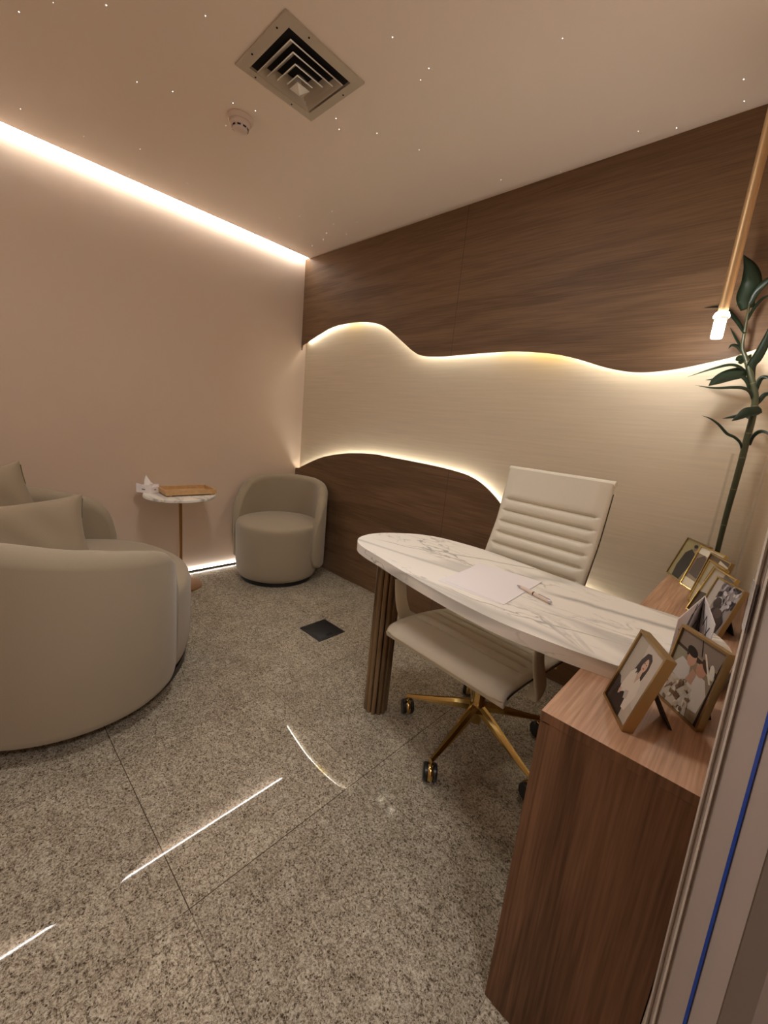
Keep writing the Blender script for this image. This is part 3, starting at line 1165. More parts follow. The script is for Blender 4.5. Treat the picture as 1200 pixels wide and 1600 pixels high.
# ------------------------------------------------------------------ tub chairs
def tub(name, label, cat, loc, face, a, b, t, phim, zt_tab, zb_tab, zmid, seat_a, seat_b, seat_h, seat_c, plinth_k, dome=0.012, panel_seams=()):
    """rounded drum seat wrapped by a curved shell. local: back = +Y, front = -Y, face = world angle of the front"""
    rz = face + pi / 2
    root = thing(name, label, cat, loc, rz)
    # plinth
    bm = BM()
    lathe(bm, [(0, 0.0), (1, 0.0), (1, 0.035), (0, 0.035)], 64)
    for v in bm.verts:
        v.co.x *= seat_a * plinth_k
        v.co.y = v.co.y * seat_b * plinth_k + seat_c
    link('plinth', bm, M['black'], root)
    # drum
    bm = BM()
    prf = [(0, 0.030), (0.86, 0.030), (0.925, 0.040), (0.965, 0.065), (0.985, 0.11), (0.995, 0.2), (1.0, 0.3), (1.0, seat_h - 0.05), (0.995, seat_h - 0.028), (0.98, seat_h - 0.013), (0.95, seat_h - 0.003),
           (0.90, seat_h + 0.001), (0.7, seat_h + dome * 0.6), (0.4, seat_h + dome), (0, seat_h + dome * 1.1)]
    lathe(bm, prf, 96)
    for v in bm.verts:
        v.co.x *= seat_a
        v.co.y = v.co.y * seat_b + seat_c
    link('seat', bm, M['fabric'], root)
    # shell
    bm = BM()
    NP, NC = 120, 28
    rings = []
    for i in range(NP + 1):
        q = -1 + 2 * i / NP
        # denser towards the ends
        q = math.copysign(abs(q) ** 0.8, q)
        ph = q * phim
        aq = abs(q)
        zt = interp(aq, zt_tab)
        zb = interp(aq, zb_tab)
        tt = t * max(0.10, (1 - aq ** 9)) ** 0.5
        # centre line
        cx, cy = a * sin(ph), b * cos(ph)
        nx, ny = b * sin(ph), a * cos(ph)
        nl = math.hypot(nx, ny)
        nx, ny = nx / nl, ny / nl
        ring = []
        for k in range(NC):
            th = 2 * pi * k / NC
            c_, s_ = cos(th), sin(th)
            # rounded-rectangle cross-section: sharp corners below, full round above
            ex = 0.5 if s_ > 0 else 0.3
            u = math.copysign(abs(c_) ** ex, c_) * tt / 2
            hz = (zt - zb) / 2
            ez = 0.30 if s_ > 0 else 0.2
            z = (zt + zb) / 2 + math.copysign(abs(s_) ** 0.28, s_) * hz
            if s_ > 0:
                rr = min(tt * 0.6, hz)
                # round the head of the shell
                z = zt - rr + rr * s_ if abs(s_) > 0.0 and k in range(0, NC // 2 + 1) else z
                if k in (0, NC // 2):
                    z = zt - rr
                u = c_ * tt / 2
            else:
                rr = min(tt * 0.35, hz)
                z = zb + rr + rr * s_
                u = math.copysign(abs(c_) ** 0.6, c_) * tt / 2
            bulge = 0.012 * sin(pi * min(1, max(0, (z - 0.05) / 0.7)))
            u += bulge
            ring.append(bm.verts.new((cx + nx * u, cy + ny * u, z)))
        rings.append(ring)
    for r0, r1 in zip(rings, rings[1:]):
        for k in range(NC):
            bm.faces.new((r0[k], r0[(k + 1) % NC], r1[(k + 1) % NC], r1[k]))
    bm.faces.new(rings[0][::-1])
    bm.faces.new(rings[-1])
    sh = link('backrest', bm, M['fabric'], root, auto=False)
    for ph in panel_seams:
        cx, cy = a * sin(ph), b * cos(ph)
        nl = math.hypot(b * sin(ph), a * cos(ph))
        nx, ny = b * sin(ph) / nl, a * cos(ph) / nl
        pts = []
        for z in [seat_h + 0.02 + i * (0.70 - seat_h - 0.04) / 8 for i in range(9)]:
            bl = 0.012 * sin(pi * (z - 0.05) / 0.7)
            u = -t / 2 + bl - 0.0004
            pts.append((cx + nx * u, cy + ny * u, z))
        bm = BM()
        tube(bm, pts, 0.0022, 6)
        s_ = link('seam', bm, M['fabric2'], sh)
    return root


tub('armchair', 'small round cream tub armchair in the corner beside the lower wood panel', 'armchair',
    (0.376, -0.422, 0.0), radians(-55), 0.311, 0.311, 0.075, radians(110),
    [(0, 0.755), (0.3, 0.750), (0.5, 0.735), (0.68, 0.700), (0.80, 0.630), (0.88, 0.565), (0.94, 0.48), (0.975, 0.40), (1, 0.30)],
    [(0, 0.09), (0.7, 0.09), (0.86, 0.10), (0.94, 0.125), (0.98, 0.16), (1, 0.22)], 0.3, 0.310, 0.310, 0.440, -0.012, 0.86, panel_seams=(radians(38), radians(-12)))

tub('loveseat', 'wide rounded cream loveseat seen from its back, in front of the left wall', 'sofa',
    (0.80, -1.83, 0.0), radians(90), 0.615, 0.475, 0.12, radians(133),
    [(0, 0.780), (0.3, 0.775), (0.5, 0.753), (0.68, 0.716), (0.80, 0.686), (0.88, 0.662), (0.93, 0.640), (0.965, 0.60), (0.985, 0.55), (1, 0.46)],
    [(0, 0.05), (0.8, 0.05), (0.92, 0.06), (0.97, 0.09), (1, 0.15)], 0.3, 0.60, 0.50, 0.43, -0.03, 0.95, panel_seams=())


# ------------------------------------------------------------------ pillows
def pillow(label, loc, rot, w, h, th):
    root = thing('throw_pillow', label, 'pillow', loc, 0)
    root.rotation_euler = rot
    bm = BM()
    n = 30
    f, bk = [], []
    for i in range(n + 1):
        ra, rb = [], []
        for j in range(n + 1):
            u, v = -1 + 2 * i / n, -1 + 2 * j / n
            pin = 1 - 0.10 * (1 - abs(v) ** 2.0) * (abs(u) ** 3)
            pin2 = 1 - 0.10 * (1 - abs(u) ** 2.0) * (abs(v) ** 3)
            x, z = u * w / 2 * pin, v * h / 2 * pin2
            d = th / 2 * ((1 - u ** 4) * (1 - v ** 4)) ** 0.6
            d += 0.004 * sin(9 * u + 5 * v) * (1 - u ** 2) * (1 - v ** 2)
            ra.append(bm.verts.new((x, -d - 0.002, z)))
            rb.append(bm.verts.new((x, d + 0.002, z)))
        f.append(ra)
        bk.append(rb)
    for i in range(n):
        for j in range(n):
            bm.faces.new((f[i][j], f[i + 1][j], f[i + 1][j + 1], f[i][j + 1]))
            bm.faces.new((bk[i][j], bk[i][j + 1], bk[i + 1][j + 1], bk[i + 1][j]))
    for i in range(n):
        bm.faces.new((f[i][0], bk[i][0], bk[i + 1][0], f[i + 1][0]))
        bm.faces.new((f[i][n], f[i + 1][n], bk[i + 1][n], bk[i][n]))
        bm.faces.new((f[0][i], f[0][i + 1], bk[0][i + 1], bk[0][i]))
        bm.faces.new((f[n][i], bk[n][i], bk[n][i + 1], f[n][i + 1]))
    cu = link('cushion_cover', bm, M['fabric2'], root, auto=False)
    bm = BM()
    tube(bm, [(w / 2 * 0.915, 0, h * 0.18), (w / 2 * 0.945, 0, h * 0.32), (w / 2 * 0.985, 0, h * 0.44)], 0.0022, 6)
    link('zip', bm, M['stem_dark'], root)
    return root


p1 = pillow('beige linen pillow leaning on the near arm of the loveseat', (0.83, -1.935, 0.606), (radians(-28), radians(-7), radians(80)), 0.46, 0.345, 0.14)
p2 = pillow('beige linen pillow standing further back in the loveseat, peak showing', (0.47, -2.04, 0.666), (radians(-14), radians(-19), radians(78)), 0.42, 0.35, 0.14)
tg = link('care_tag', bx(-0.002, 0.014, -0.001, 0.001, -0.004, 0.003), M['black'], p1, smooth=False, loc=(0.222, 0.0, -0.125))

# ------------------------------------------------------------------ side table, tray, tissue box
TX, TY, TZ = 0.229, -1.090, 0.647
tb = thing('side_table', 'small round marble side table on a thin bronze pole and disc base', 'side table', (TX, TY, 0))
bm = BM()
cyl(bm, 0.215, TZ - 0.018, TZ, 72, bev=0.003)
link('table_top', bm, M['marble'], tb)
bm = BM()
cyl(bm, 0.010, 0.009, TZ - 0.018, 20)
link('pole', bm, M['bronze'], tb)
bm = BM()
cyl(bm, 0.135, 0.0, 0.009, 64, bev=0.002)
link('base', bm, M['bronze'], tb)

tr = thing('serving_tray', 'rectangular bamboo tray with raised sides, resting on the round side table', 'tray', (0.216, -1.043, TZ), radians(-2))
TLx, TLy = 0.100, 0.158
link('tray_bottom', bx(-TLx + 0.011, TLx - 0.011, -TLy + 0.011, TLy - 0.011, 0.0085, 0.014), M['oak_tray'], tr, smooth=False)
for x0, x1, y0, y1 in ((-TLx, -TLx + 0.010, -TLy, TLy), (TLx - 0.010, TLx, -TLy, TLy), (-TLx + 0.0105, TLx - 0.0105, -TLy, -TLy + 0.010), (-TLx + 0.0105, TLx - 0.0105, TLy - 0.010, TLy)):
    link('tray_side', bx(x0, x1, y0, y1, 0.008, 0.038, bev=0.001), M['oak_tray'], tr, smooth=False)
for sx in (-1, 1):
    for sy in (-1, 1):
        link('foot', bx(sx * 0.085 - 0.008, sx * 0.085 + 0.008, sy * 0.13 - 0.008, sy * 0.13 + 0.008, 0.0, 0.0078), M['oak_tray'], tr, smooth=False)

ts = thing('tissue_box', 'small white cardboard tissue box with a tissue pulled up, on the side table', 'tissue box', (0.122, -1.252, TZ + 0.0003), radians(30))
ts.scale = (1.15, 1.15, 1.2)
bm = BM()
box(bm, -0.05, 0.05, -0.028, 0.028, 0.0, 0.035)
# cut-out edge: raised scallop ends
link('box', bm, M['paper'], ts, smooth=False)
bm = BM()
for s in (-1, 1):
    vs = [bm.verts.new(p) for p in ((-0.05, s * 0.028, 0.0355), (-0.05, s * 0.028, 0.048), (-0.02, s * 0.028, 0.045), (0.0, s * 0.028, 0.038), (0.02, s * 0.028, 0.045), (0.05, s * 0.028, 0.048), (0.05, s * 0.028, 0.0355))]
    vs2 = [bm.verts.new((v.co.x, v.co.y - s * 0.001, v.co.z)) for v in vs]
    bm.faces.new(vs)
    bm.faces.new(vs2[::-1])
    for i in range(7):
        bm.faces.new((vs[i], vs[(i + 1) % 7], vs2[(i + 1) % 7], vs2[i]))
link('scalloped_rim', bm, M['paper'], ts, smooth=False)
bm = BM()
box(bm, -0.012, 0.010, -0.0290, -0.0285, 0.016, 0.022)
link('printing', bm, M['ink'], ts, smooth=False)
link('printing', bx(0.0505, 0.051, -0.008, 0.006, 0.018, 0.023), M['ink'], ts, smooth=False)
bm = BM()
# crumpled tissue: a twisted cone fan
nt_, hh = 18, 9
rows = []
for i in range(hh):
    t = i / (hh - 1)
    row = []
    for k in range(nt_):
        a = 2 * pi * k / nt_
        fold = 1 + 0.30 * sin(3 * a + 2.0 * t) + 0.12 * sin(7 * a)
        r = (0.022 * (1 - t) ** 0.75 + 0.0008) * fold
        row.append(bm.verts.new((r * cos(a) * 1.1 - 0.006 * t, r * sin(a) * 0.7, 0.035 + 0.052 * t * (1 - 0.12 * sin(a)))))
    rows.append(row)
for r0, r1 in zip(rows, rows[1:]):
    for k in range(nt_):
        bm.faces.new((r0[k], r0[(k + 1) % nt_], r1[(k + 1) % nt_], r1[k]))
bm.faces.new(rows[-1])
for k in range(5):
    pass
vs = [bm.verts.new(p) for p in ((0.004, -0.006, 0.036), (0.034, -0.010, 0.052), (0.040, 0.004, 0.046), (0.010, 0.010, 0.037), (0.022, -0.002, 0.060))]
bm.faces.new((vs[0], vs[1], vs[4]))
bm.faces.new((vs[1], vs[2], vs[4]))
bm.faces.new((vs[2], vs[3], vs[4]))
bm.faces.new((vs[3], vs[0], vs[4]))
link('tissue', bm, M['tissue'], ts, auto=False)

# ------------------------------------------------------------------ floor outlet, papers, pen
fb = thing('floor_outlet', 'square black metal floor outlet cover set in the granite floor', 'floor outlet', (1.288, -0.685, 0.0))
link('cover_plate', bx(-0.096, 0.096, -0.094, 0.094, 0.0, 0.0035, bev=0.001), M['blackplate'], fb)
link('lid', bx(-0.080, 0.080, -0.078, 0.078, 0.0036, 0.0046, bev=0.0004), M['blackplate'], fb)
link('finger_notch', bx(0.060, 0.074, -0.02, 0.02, 0.0047, 0.0052), M['void'], fb, smooth=False)


def quad_sheet(name, pts, z, th, mat, label, cat, group=None):
    cx = sum(p[0] for p in pts) / 4
    cy = sum(p[1] for p in pts) / 4
    bm = BM()
    prism(bm, [(p[0] - cx, p[1] - cy) for p in pts], 0, th)
    o = link(name, bm, mat, smooth=False, loc=(cx, cy, z))
    return tag(o, label, cat, group)


quad_sheet('paper_sheet', [(2.330, -1.105), (2.322, -0.845), (2.528, -0.838), (2.536, -1.098)], 0.7652, 0.0008, M['paper'],
           'lower white paper sheet on the desk, edge showing beneath another sheet', 'paper')
sh2 = quad_sheet('paper_sheet', [(2.346, -1.090), (2.314, -0.832), (2.536, -0.812), (2.546, -1.094)], 0.7662, 0.0008, M['paper'],
                 'upper blank white paper sheet lying on the desk beside the pen', 'paper')
pen = thing('ballpoint_pen', 'white ballpoint pen lying on the marble desk beside the paper', 'pen', (2.570, -0.952, 0.7722), radians(-18.5))
bm = BM()
tube(bm, [(-0.052, 0, 0), (-0.03, 0, 0), (0.03, 0, 0), (0.052, 0, 0)], [0.0050, 0.0055, 0.0055, 0.0052], 16)
link('barrel', bm, M['white'], pen)
bm = BM()
tube(bm, [(-0.067, 0, 0), (-0.060, 0, 0), (-0.0525, 0, 0)], [0.0012, 0.003, 0.0048], 12)
link('tip', bm, M['steel'], pen)
bm = BM()
tube(bm, [(0.0525, 0, 0), (0.058, 0, 0), (0.062, 0, 0)], [0.0054, 0.0054, 0.003], 12)
link('cap', bm, M['steel'], pen)
link('clip', bx(0.015, 0.055, -0.0012, 0.0012, 0.0058, 0.0072), M['steel'], pen, smooth=False)
bm = BM()
tube(bm, [(-0.004, 0, 0), (0.0, 0, 0)], 0.0058, 14)
link('ring', bm, M['dark_metal'], pen)


# ------------------------------------------------------------------ picture frames
def ell(cx, cy, rx, ry, n=18, rot=0.0):
    return [(cx + rx * cos(2 * pi * k / n) * cos(rot) - ry * sin(2 * pi * k / n) * sin(rot), cy + rx * cos(2 * pi * k / n) * sin(rot) + ry * sin(2 * pi * k / n) * cos(rot)) for k in range(n)]


def R4(x0, y0, x1, y1):
    return [(x0, y0), (x1, y0), (x1, y1), (x0, y1)]


def frame(label, x, y, yaw, lean, w, h, dep, bw, art, fm='gold_frame', z=0.7302, easel=0.030):
    root = thing('picture_frame', label, 'picture frame', (x, y, z), yaw, 'gold picture frames along the cabinet')
    # local: width along X, front faces -Y, leaning back about X
    RX = Matrix.Rotation(-lean, 4, 'X')
    dz = dep * sin(lean)

    def fin(name, bm, m, par, smooth=False):
        bmesh.ops.transform(bm, matrix=Matrix.Translation((0, 0, 0.0)) @ RX, verts=bm.verts[:])
        return link(name, bm, m, par, smooth=smooth)
    bm = BM()
    # mitred border: four prisms with a bevelled inner lip, as one moulding
    o4 = [(-w / 2, 0), (w / 2, 0), (w / 2, h), (-w / 2, h)]
    i4 = [(-w / 2 + bw, bw), (w / 2 - bw, bw), (w / 2 - bw, h - bw), (-w / 2 + bw, h - bw)]
    fo = [bm.verts.new((a, 0, b)) for a, b in o4]
    fi = [bm.verts.new((a, 0.0, b)) for a, b in i4]
    ii = [bm.verts.new((a, 0.004, b)) for a, b in i4]
    bo = [bm.verts.new((a, dep, b)) for a, b in o4]
    bi = [bm.verts.new((a, dep, b)) for a, b in i4]
    for k in range(4):
        j = (k + 1) % 4
        bm.faces.new((fo[k], fo[j], fi[j], fi[k]))
        bm.faces.new((fi[k], fi[j], ii[j], ii[k]))
        bm.faces.new((ii[k], ii[j], bi[j], bi[k]))
        bm.faces.new((fo[j], fo[k], bo[k], bo[j]))
        bm.faces.new((bo[k], bo[j], bi[j], bi[k])[::-1])
    fin('border', bm, M[fm], root)
    bm = BM()
    box(bm, -w / 2 + bw, w / 2 - bw, dep * 0.5, dep * 0.9, bw, h - bw)
    bk = fin('backing', bm, M['backboard'], root)
    # photograph: coloured shapes printed on one sheet
    bm = BM()
    mats, idx = [], {}
    pw, ph_ = w - 2 * bw - 0.0006, h - 2 * bw - 0.0006
    for li, (rgb, poly) in enumerate(art):
        if rgb not in idx:
            idx[rgb] = len(mats)
            mats.append(colmat(rgb))
        yy = 0.0045 - li * 0.00004
        f = bm.faces.new([bm.verts.new((-pw / 2 + max(0, min(1, a)) * pw, yy, bw + 0.0003 + max(0, min(1, b)) * ph_)) for a, b in poly])
        f.material_index = idx[rgb]
    bmesh.ops.transform(bm, matrix=RX, verts=bm.verts[:])
    me = bpy.data.meshes.new('photo_print')
    bm.to_mesh(me)
    bm.free()
    for m in mats:
        me.materials.append(m)
    o = bpy.data.objects.new('photo_print', me)
    COL.objects.link(o)
    o.parent = root
    # easel leg at the back
    topz = h * 0.62
    t = RX @ Vector((0, dep, topz))
    bm = BM()
    ft = Vector((0, t.y + easel, 0.0))
    hw = w * 0.19
    pts = [t + Vector((-hw * 0.6, 0, 0)), t + Vector((hw * 0.6, 0, 0)), ft + Vector((hw, 0, 0)), ft + Vector((-hw, 0, 0))]
    v1 = [bm.verts.new(p) for p in pts]
    v2 = [bm.verts.new(p + Vector((0, 0.003, 0.001))) for p in pts]
    bm.faces.new(v1)
    bm.faces.new(v2[::-1])
    for k in range(4):
        bm.faces.new((v1[k], v1[(k + 1) % 4], v2[(k + 1) % 4], v2[k]))
    link('easel_leg', bm, M['backboard'], root, smooth=False)
    return root


rnd = random.Random(3)


def blots(cols, n, x0, y0, x1, y1, r0, r1):
    out = []
    for k in range(n):
        out.append((rnd.choice(cols), ell(rnd.uniform(x0, x1), rnd.uniform(y0, y1), rnd.uniform(r0, r1), rnd.uniform(r0, r1), 9, rnd.uniform(0, 3))))
    return out


art_A = [((176, 164, 150), R4(0, 0, 1, 1)), ((192, 180, 166), [(0.5, 0.35), (1, 0.2), (1, 1), (0.35, 1)]),
         ((62, 52, 50), [(0, 0), (0.30, 0), (0.34, 0.20), (0.10, 0.36), (0, 0.36)]),
         ((40, 33, 32), [(0.10, 0), (0.66, 0), (0.60, 0.22), (0.44, 0.33), (0.22, 0.30), (0.12, 0.14)]),
         ((58, 42, 34), [(0.36, 0.60), (0.40, 0.76), (0.48, 0.88), (0.60, 0.91), (0.70, 0.86), (0.73, 0.74), (0.71, 0.58), (0.66, 0.52), (0.46, 0.54)]),
         ((196, 168, 148), [(0.50, 0.52), (0.54, 0.66), (0.62, 0.66), (0.64, 0.52)]),
         ((206, 196, 182), [(0.24, 0.30), (0.30, 0.52), (0.40, 0.62), (0.50, 0.60), (0.55, 0.46), (0.64, 0.58), (0.76, 0.52), (0.80, 0.36), (0.72, 0.12), (0.58, 0.10), (0.54, 0.30), (0.40, 0.26), (0.30, 0.20)]),
         ((190, 160, 138), [(0.51, 0.58), (0.56, 0.46), (0.63, 0.57)]),
         ((178, 168, 156), [(0.44, 0.30), (0.56, 0.34), (0.60, 0.24), (0.50, 0.20)]),
         ((204, 164, 142), ell(0.585, 0.74, 0.085, 0.095)),
         ((58, 42, 34), [(0.46, 0.70), (0.50, 0.86), (0.60, 0.87), (0.55, 0.80), (0.51, 0.72), (0.49, 0.60), (0.44, 0.56)]),
         ((150, 84, 72), ell(0.585, 0.695, 0.028, 0.010)), ((60, 40, 34), ell(0.555, 0.76, 0.016, 0.008)), ((60, 40, 34), ell(0.62, 0.76, 0.016, 0.008)),
         ((200, 158, 136), [(0.26, 0.24), (0.32, 0.28), (0.34, 0.20), (0.28, 0.17)])]
art_B = [((150, 130, 104), R4(0, 0, 1, 1)), ((136, 120, 108), [(0, 0.80), (1, 0.76), (1, 1), (0, 1)]),
         ((64, 48, 38), [(0, 0.74), (1, 0.66), (1, 0.72), (0, 0.80)]), ((190, 176, 150), [(0.55, 0.66), (1, 0.60), (1, 0.64), (0.55, 0.70)]),
         ((150, 142, 120), [(0, 0.58), (0.24, 0.56), (0.26, 0.74), (0, 0.76)]),
         ((202, 194, 186), [(0.04, 0.50), (0.20, 0.66), (0.42, 0.62), (0.48, 0.44), (0.30, 0.36), (0.06, 0.40)]),
         ((212, 200, 186), [(0.48, 0.40), (0.60, 0.58), (0.80, 0.56), (0.92, 0.40), (0.88, 0.14), (0.56, 0.10)]),
         ((196, 150, 124), ell(0.40, 0.70, 0.10, 0.10)), ((40, 28, 22), ell(0.36, 0.79, 0.13, 0.06, rot=-0.2)),
         ((190, 140, 114), ell(0.66, 0.64, 0.11, 0.09)), ((70, 48, 36), ell(0.72, 0.72, 0.12, 0.05, rot=-0.5)),
         ((188, 146, 122), [(0.42, 0.42), (0.50, 0.60), (0.60, 0.56), (0.58, 0.40)]),
         ((222, 208, 186), [(0.60, 0.86), (0.64, 0.86), (0.92, 0.56), (0.88, 0.55)]), ((218, 208, 192), ell(0.86, 0.70, 0.05, 0.10, rot=0.5)),
         ((50, 38, 30), [(0.46, 1.0), (0.48, 1.0), (0.58, 0.80), (0.56, 0.80)]), ((196, 184, 168), [(0.04, 0.0), (0.70, 0.0), (0.62, 0.36), (0.10, 0.38)])]
art_B += blots([(110, 84, 62), (216, 204, 186), (134, 108, 80), (190, 172, 148)], 46, 0.06, 0.02, 0.66, 0.38, 0.02, 0.05)
art_B += [((36, 22, 18), [(0.93, 0.0), (1, 0.0), (1, 1.0), (0.965, 0.8)])]
art_C = [((150, 142, 140), R4(0, 0, 1, 1)), ((188, 180, 172), [(0, 0), (0.26, 0), (0.24, 1), (0, 1)])]
art_C += blots([(60, 54, 60), (178, 172, 176), (98, 90, 98), (206, 200, 200)], 60, 0.3, 0.5, 1, 1, 0.03, 0.07)
art_C += [((58, 50, 52), [(0.22, 0), (0.86, 0), (0.92, 0.30), (0.70, 0.46), (0.40, 0.44), (0.26, 0.22)]), ((66, 56, 56), ell(0.44, 0.56, 0.13, 0.12)),
          ((84, 74, 72), ell(0.62, 0.38, 0.16, 0.10)), ((48, 42, 44), ell(0.36, 0.74, 0.08, 0.06)), ((200, 192, 186), [(0.30, 0.02), (0.62, 0.06), (0.60, 0.10), (0.30, 0.07)])]
art_D = [((176, 164, 146), R4(0, 0, 1, 1)), ((74, 60, 50), [(0, 0), (0.75, 0), (0.7, 0.36), (0.30, 0.48), (0, 0.44)]), ((140, 124, 104), [(0.30, 0), (0.55, 0), (0.45, 0.4)]),
         ((96, 80, 66), ell(0.6, 0.72, 0.12, 0.10)), ((112, 98, 86), [(0.5, 0.9), (1, 0.8), (1, 0.95), (0.5, 1.0)])]
art_E = [((170, 158, 128), R4(0, 0, 1, 1)), ((204, 192, 160), [(0, 0), (1, 0), (1, 0.35), (0, 0.45)]), ((112, 100, 74), [(0.2, 0.55), (0.7, 0.5), (0.8, 0.9), (0.3, 0.95)])]
art_F = [((96, 78, 62), R4(0, 0, 1, 1)), ((206, 142, 96), [(0.12, 0.05), (0.5, 0.05), (0.45, 0.36), (0.15, 0.40)]), ((42, 32, 28), [(0, 0.38), (0.5, 0.34), (0.4, 0.62), (0.1, 0.6)]),
         ((216, 204, 184), [(0.45, 0.78), (0.98, 0.72), (0.98, 0.90), (0.5, 0.96)]), ((120, 116, 92), ell(0.35, 0.78, 0.2, 0.12))]
art_G = [((142, 122, 100), R4(0, 0, 1, 1)), ((222, 214, 196), [(0.0, 0.84), (1, 0.80), (1, 1), (0, 1)]), ((226, 214, 188), [(0, 0), (0.9, 0), (0.9, 0.17), (0, 0.20)]),
         ((82, 66, 56), [(0.05, 0.3), (0.5, 0.25), (0.6, 0.65), (0.3, 0.84), (0.05, 0.7)]), ((160, 150, 124), [(0.5, 0.2), (1, 0.2), (1, 0.5), (0.6, 0.6)])]
art_H = [((146, 134, 96), R4(0, 0, 1, 1)), ((54, 50, 46), [(0.22, 0.02), (0.58, 0.0), (0.68, 0.40), (0.62, 0.72), (0.40, 0.80), (0.22, 0.66), (0.16, 0.30)]),
         ((124, 102, 86), ell(0.52, 0.84, 0.08, 0.07)), ((40, 36, 34), ell(0.50, 0.89, 0.09, 0.045)), ((170, 158, 112), [(0.72, 0), (0.95, 0), (1, 0.9), (0.8, 0.9)])]

frame('gold picture frame of a dark haired woman in a white blouse, nearest the cabinet end', 2.875, -1.286, -1.03, 0.254, 0.110, 0.156, 0.018, 0.005, art_A, easel=0.05)
frame('gold picture frame of a couple in white behind flowers, beside the door frame', 2.958, -1.184, -0.77, 0.13, 0.110, 0.158, 0.014, 0.0045, art_B, easel=0.03)
frame('picture frame with a grey black and white photo of two figures, behind the folded card', 2.951, -0.645, -1.002, 0.248, 0.124, 0.150, 0.012, 0.004, art_C)
frame('gold frame with dark brown lower half, directly behind the black and white picture', 2.921, -0.560, -1.084, 0.298, 0.125, 0.160, 0.012, 0.004, art_D, fm='gold_highlit', easel=0.02)
frame('bright gold frame with a pale olive photo, fourth from the back wall', 2.908, -0.463, -1.137, 0.195, 0.119, 0.158, 0.012, 0.004, art_E, fm='gold_highlit', easel=0.014)
frame('gold frame with an orange patch low in its photo, third from the back wall', 2.909, -0.368, -1.060, 0.196, 0.130, 0.163, 0.012, 0.004, art_F)
frame('gold frame with a white band across its photo top, second from the back wall', 2.874, -0.262, -0.919, 0.251, 0.132, 0.164, 0.012, 0.004, art_G, fm='gold_highlit')
frame('gold frame with a dark suited figure on olive, rearmost against the back wall', 2.812, -0.155, -0.95, 0.30, 0.145, 0.168, 0.012, 0.004, art_H, easel=0.012)

# white folded card with line drawing
cd = thing('folded_card', 'white folded card with black line drawing, standing open behind the couple picture', 'card', (2.945, -0.86, 0.7653))
CH = 0.118
leaves = [((0.0, 0.0), (-0.022, -0.235)), ((0.0, 0.0), (0.036, -0.200))]
bm = BM()
for (a, b) in leaves:
    d = Vector((b[0] - a[0], b[1] - a[1], 0)).normalized()
    nn_ = Vector((-d.y, d.x, 0)) * 0.0006
    v = [Vector((a[0], a[1], 0)), Vector((b[0], b[1], 0)), Vector((b[0], b[1], CH)), Vector((a[0], a[1], CH))]
    v1 = [bm.verts.new(p + nn_) for p in v]
    v2 = [bm.verts.new(p - nn_) for p in v]
    bm.faces.new(v1)
    bm.faces.new(v2[::-1])
    for k in range(4):
        bm.faces.new((v1[k], v1[(k + 1) % 4], v2[(k + 1) % 4], v2[k]))
link('card', bm, M['paper'], cd, smooth=False)


def card_pt(li, u, v):
    (a, b) = leaves[li]
    d = Vector((b[0] - a[0], b[1] - a[1], 0)).normalized()
    sgn = 1 if li == 0 else -1
    q = Vector((-d.y, d.x, 0)) * 0.0011 * sgn
    return Vector((a[0] + (b[0] - a[0]) * u, a[1] + (b[1] - a[1]) * u, CH * v)) + q


k_ = 0
for li, pl in ((0, [(0.10, 0.92), (0.45, 0.80), (0.8, 0.35), (0.95, 0.2)]), (0, [(0.30, 0.95), (0.55, 0.55), (0.7, 0.5), (0.9, 0.75)]), (0, [(0.12, 0.5), (0.4, 0.4), (0.6, 0.1)]),
               (1, [(0.15, 0.9), (0.4, 0.6), (0.5, 0.85), (0.85, 0.4)]), (1, [(0.2, 0.4), (0.5, 0.3), (0.8, 0.8)]), (1, [(0.05, 0.75), (0.3, 0.2), (0.6, 0.1)])):
    bm = BM()
    tube(bm, [card_pt(li, *p) for p in pl], 0.0008, 5)
    link('drawn_line', bm, M['black'], cd, smooth=False)

# ------------------------------------------------------------------ vase and lucky bamboo
VC = (2.932, -0.118)
vase = thing('glass_vase', 'tall clear glass cylinder vase at the back corner of the cabinet', 'vase', (VC[0], VC[1], 0.7302))
bm = BM()
lathe(bm, [(0, 0.0), (0.052, 0.0), (0.054, 0.002), (0.054, 0.505), (0.0525, 0.507), (0.051, 0.505), (0.051, 0.012), (0, 0.012)], 64)
link('glass_body', bm, M['glass'], vase)

plant = thing('lucky_bamboo', 'tall lucky bamboo stalk with long dark green leaves, standing in the glass vase', 'plant', (2.92, -0.12, 0.7425))
CAMP = Vector((2.99436, -2.10278, 1.2157))
RM = Euler((radians(77.93940), radians(-5.46487), radians(43.77258)), 'XYZ').to_matrix()


def at(px, py, y):
    d = RM @ Vector(((px - 600) / 633.928, -(py - 800) / 633.928, -1))
    t = (y - CAMP.y) / d.y
    return CAMP + d * t - Vector((2.92, -0.12, 0.7425))


stem = [Vector((0.0, 0.0, 0.0)), at(1120, 865, -0.118), at(1133, 812, -0.118), at(1146, 765, -0.12), at(1158, 722, -0.12), at(1166, 690, -0.12), at(1176, 652, -0.12), at(1180, 620, -0.12),
        at(1174, 590, -0.12), at(1166, 562, -0.12), at(1160, 543, -0.12), at(1164, 515, -0.125), at(1170, 480, -0.13), at(1172, 462, -0.13)]
sp_pts = spline(stem, 6)
rads = []
for i in range(len(sp_pts)):
    t = i / (len(sp_pts) - 1)
    rads.append(0.0075 + 0.003 * sin(pi * min(1, t * 1.3)) - 0.0055 * max(0, t - 0.65) / 0.35)
bm = BM()
tube(bm, sp_pts, rads, 12)
for i in range(4, len(sp_pts) - 20, 7):
    tube(bm, [sp_pts[i], sp_pts[i] + (sp_pts[i + 1] - sp_pts[i]).normalized() * 0.003], rads[i] + 0.0009, 12, mi=1)
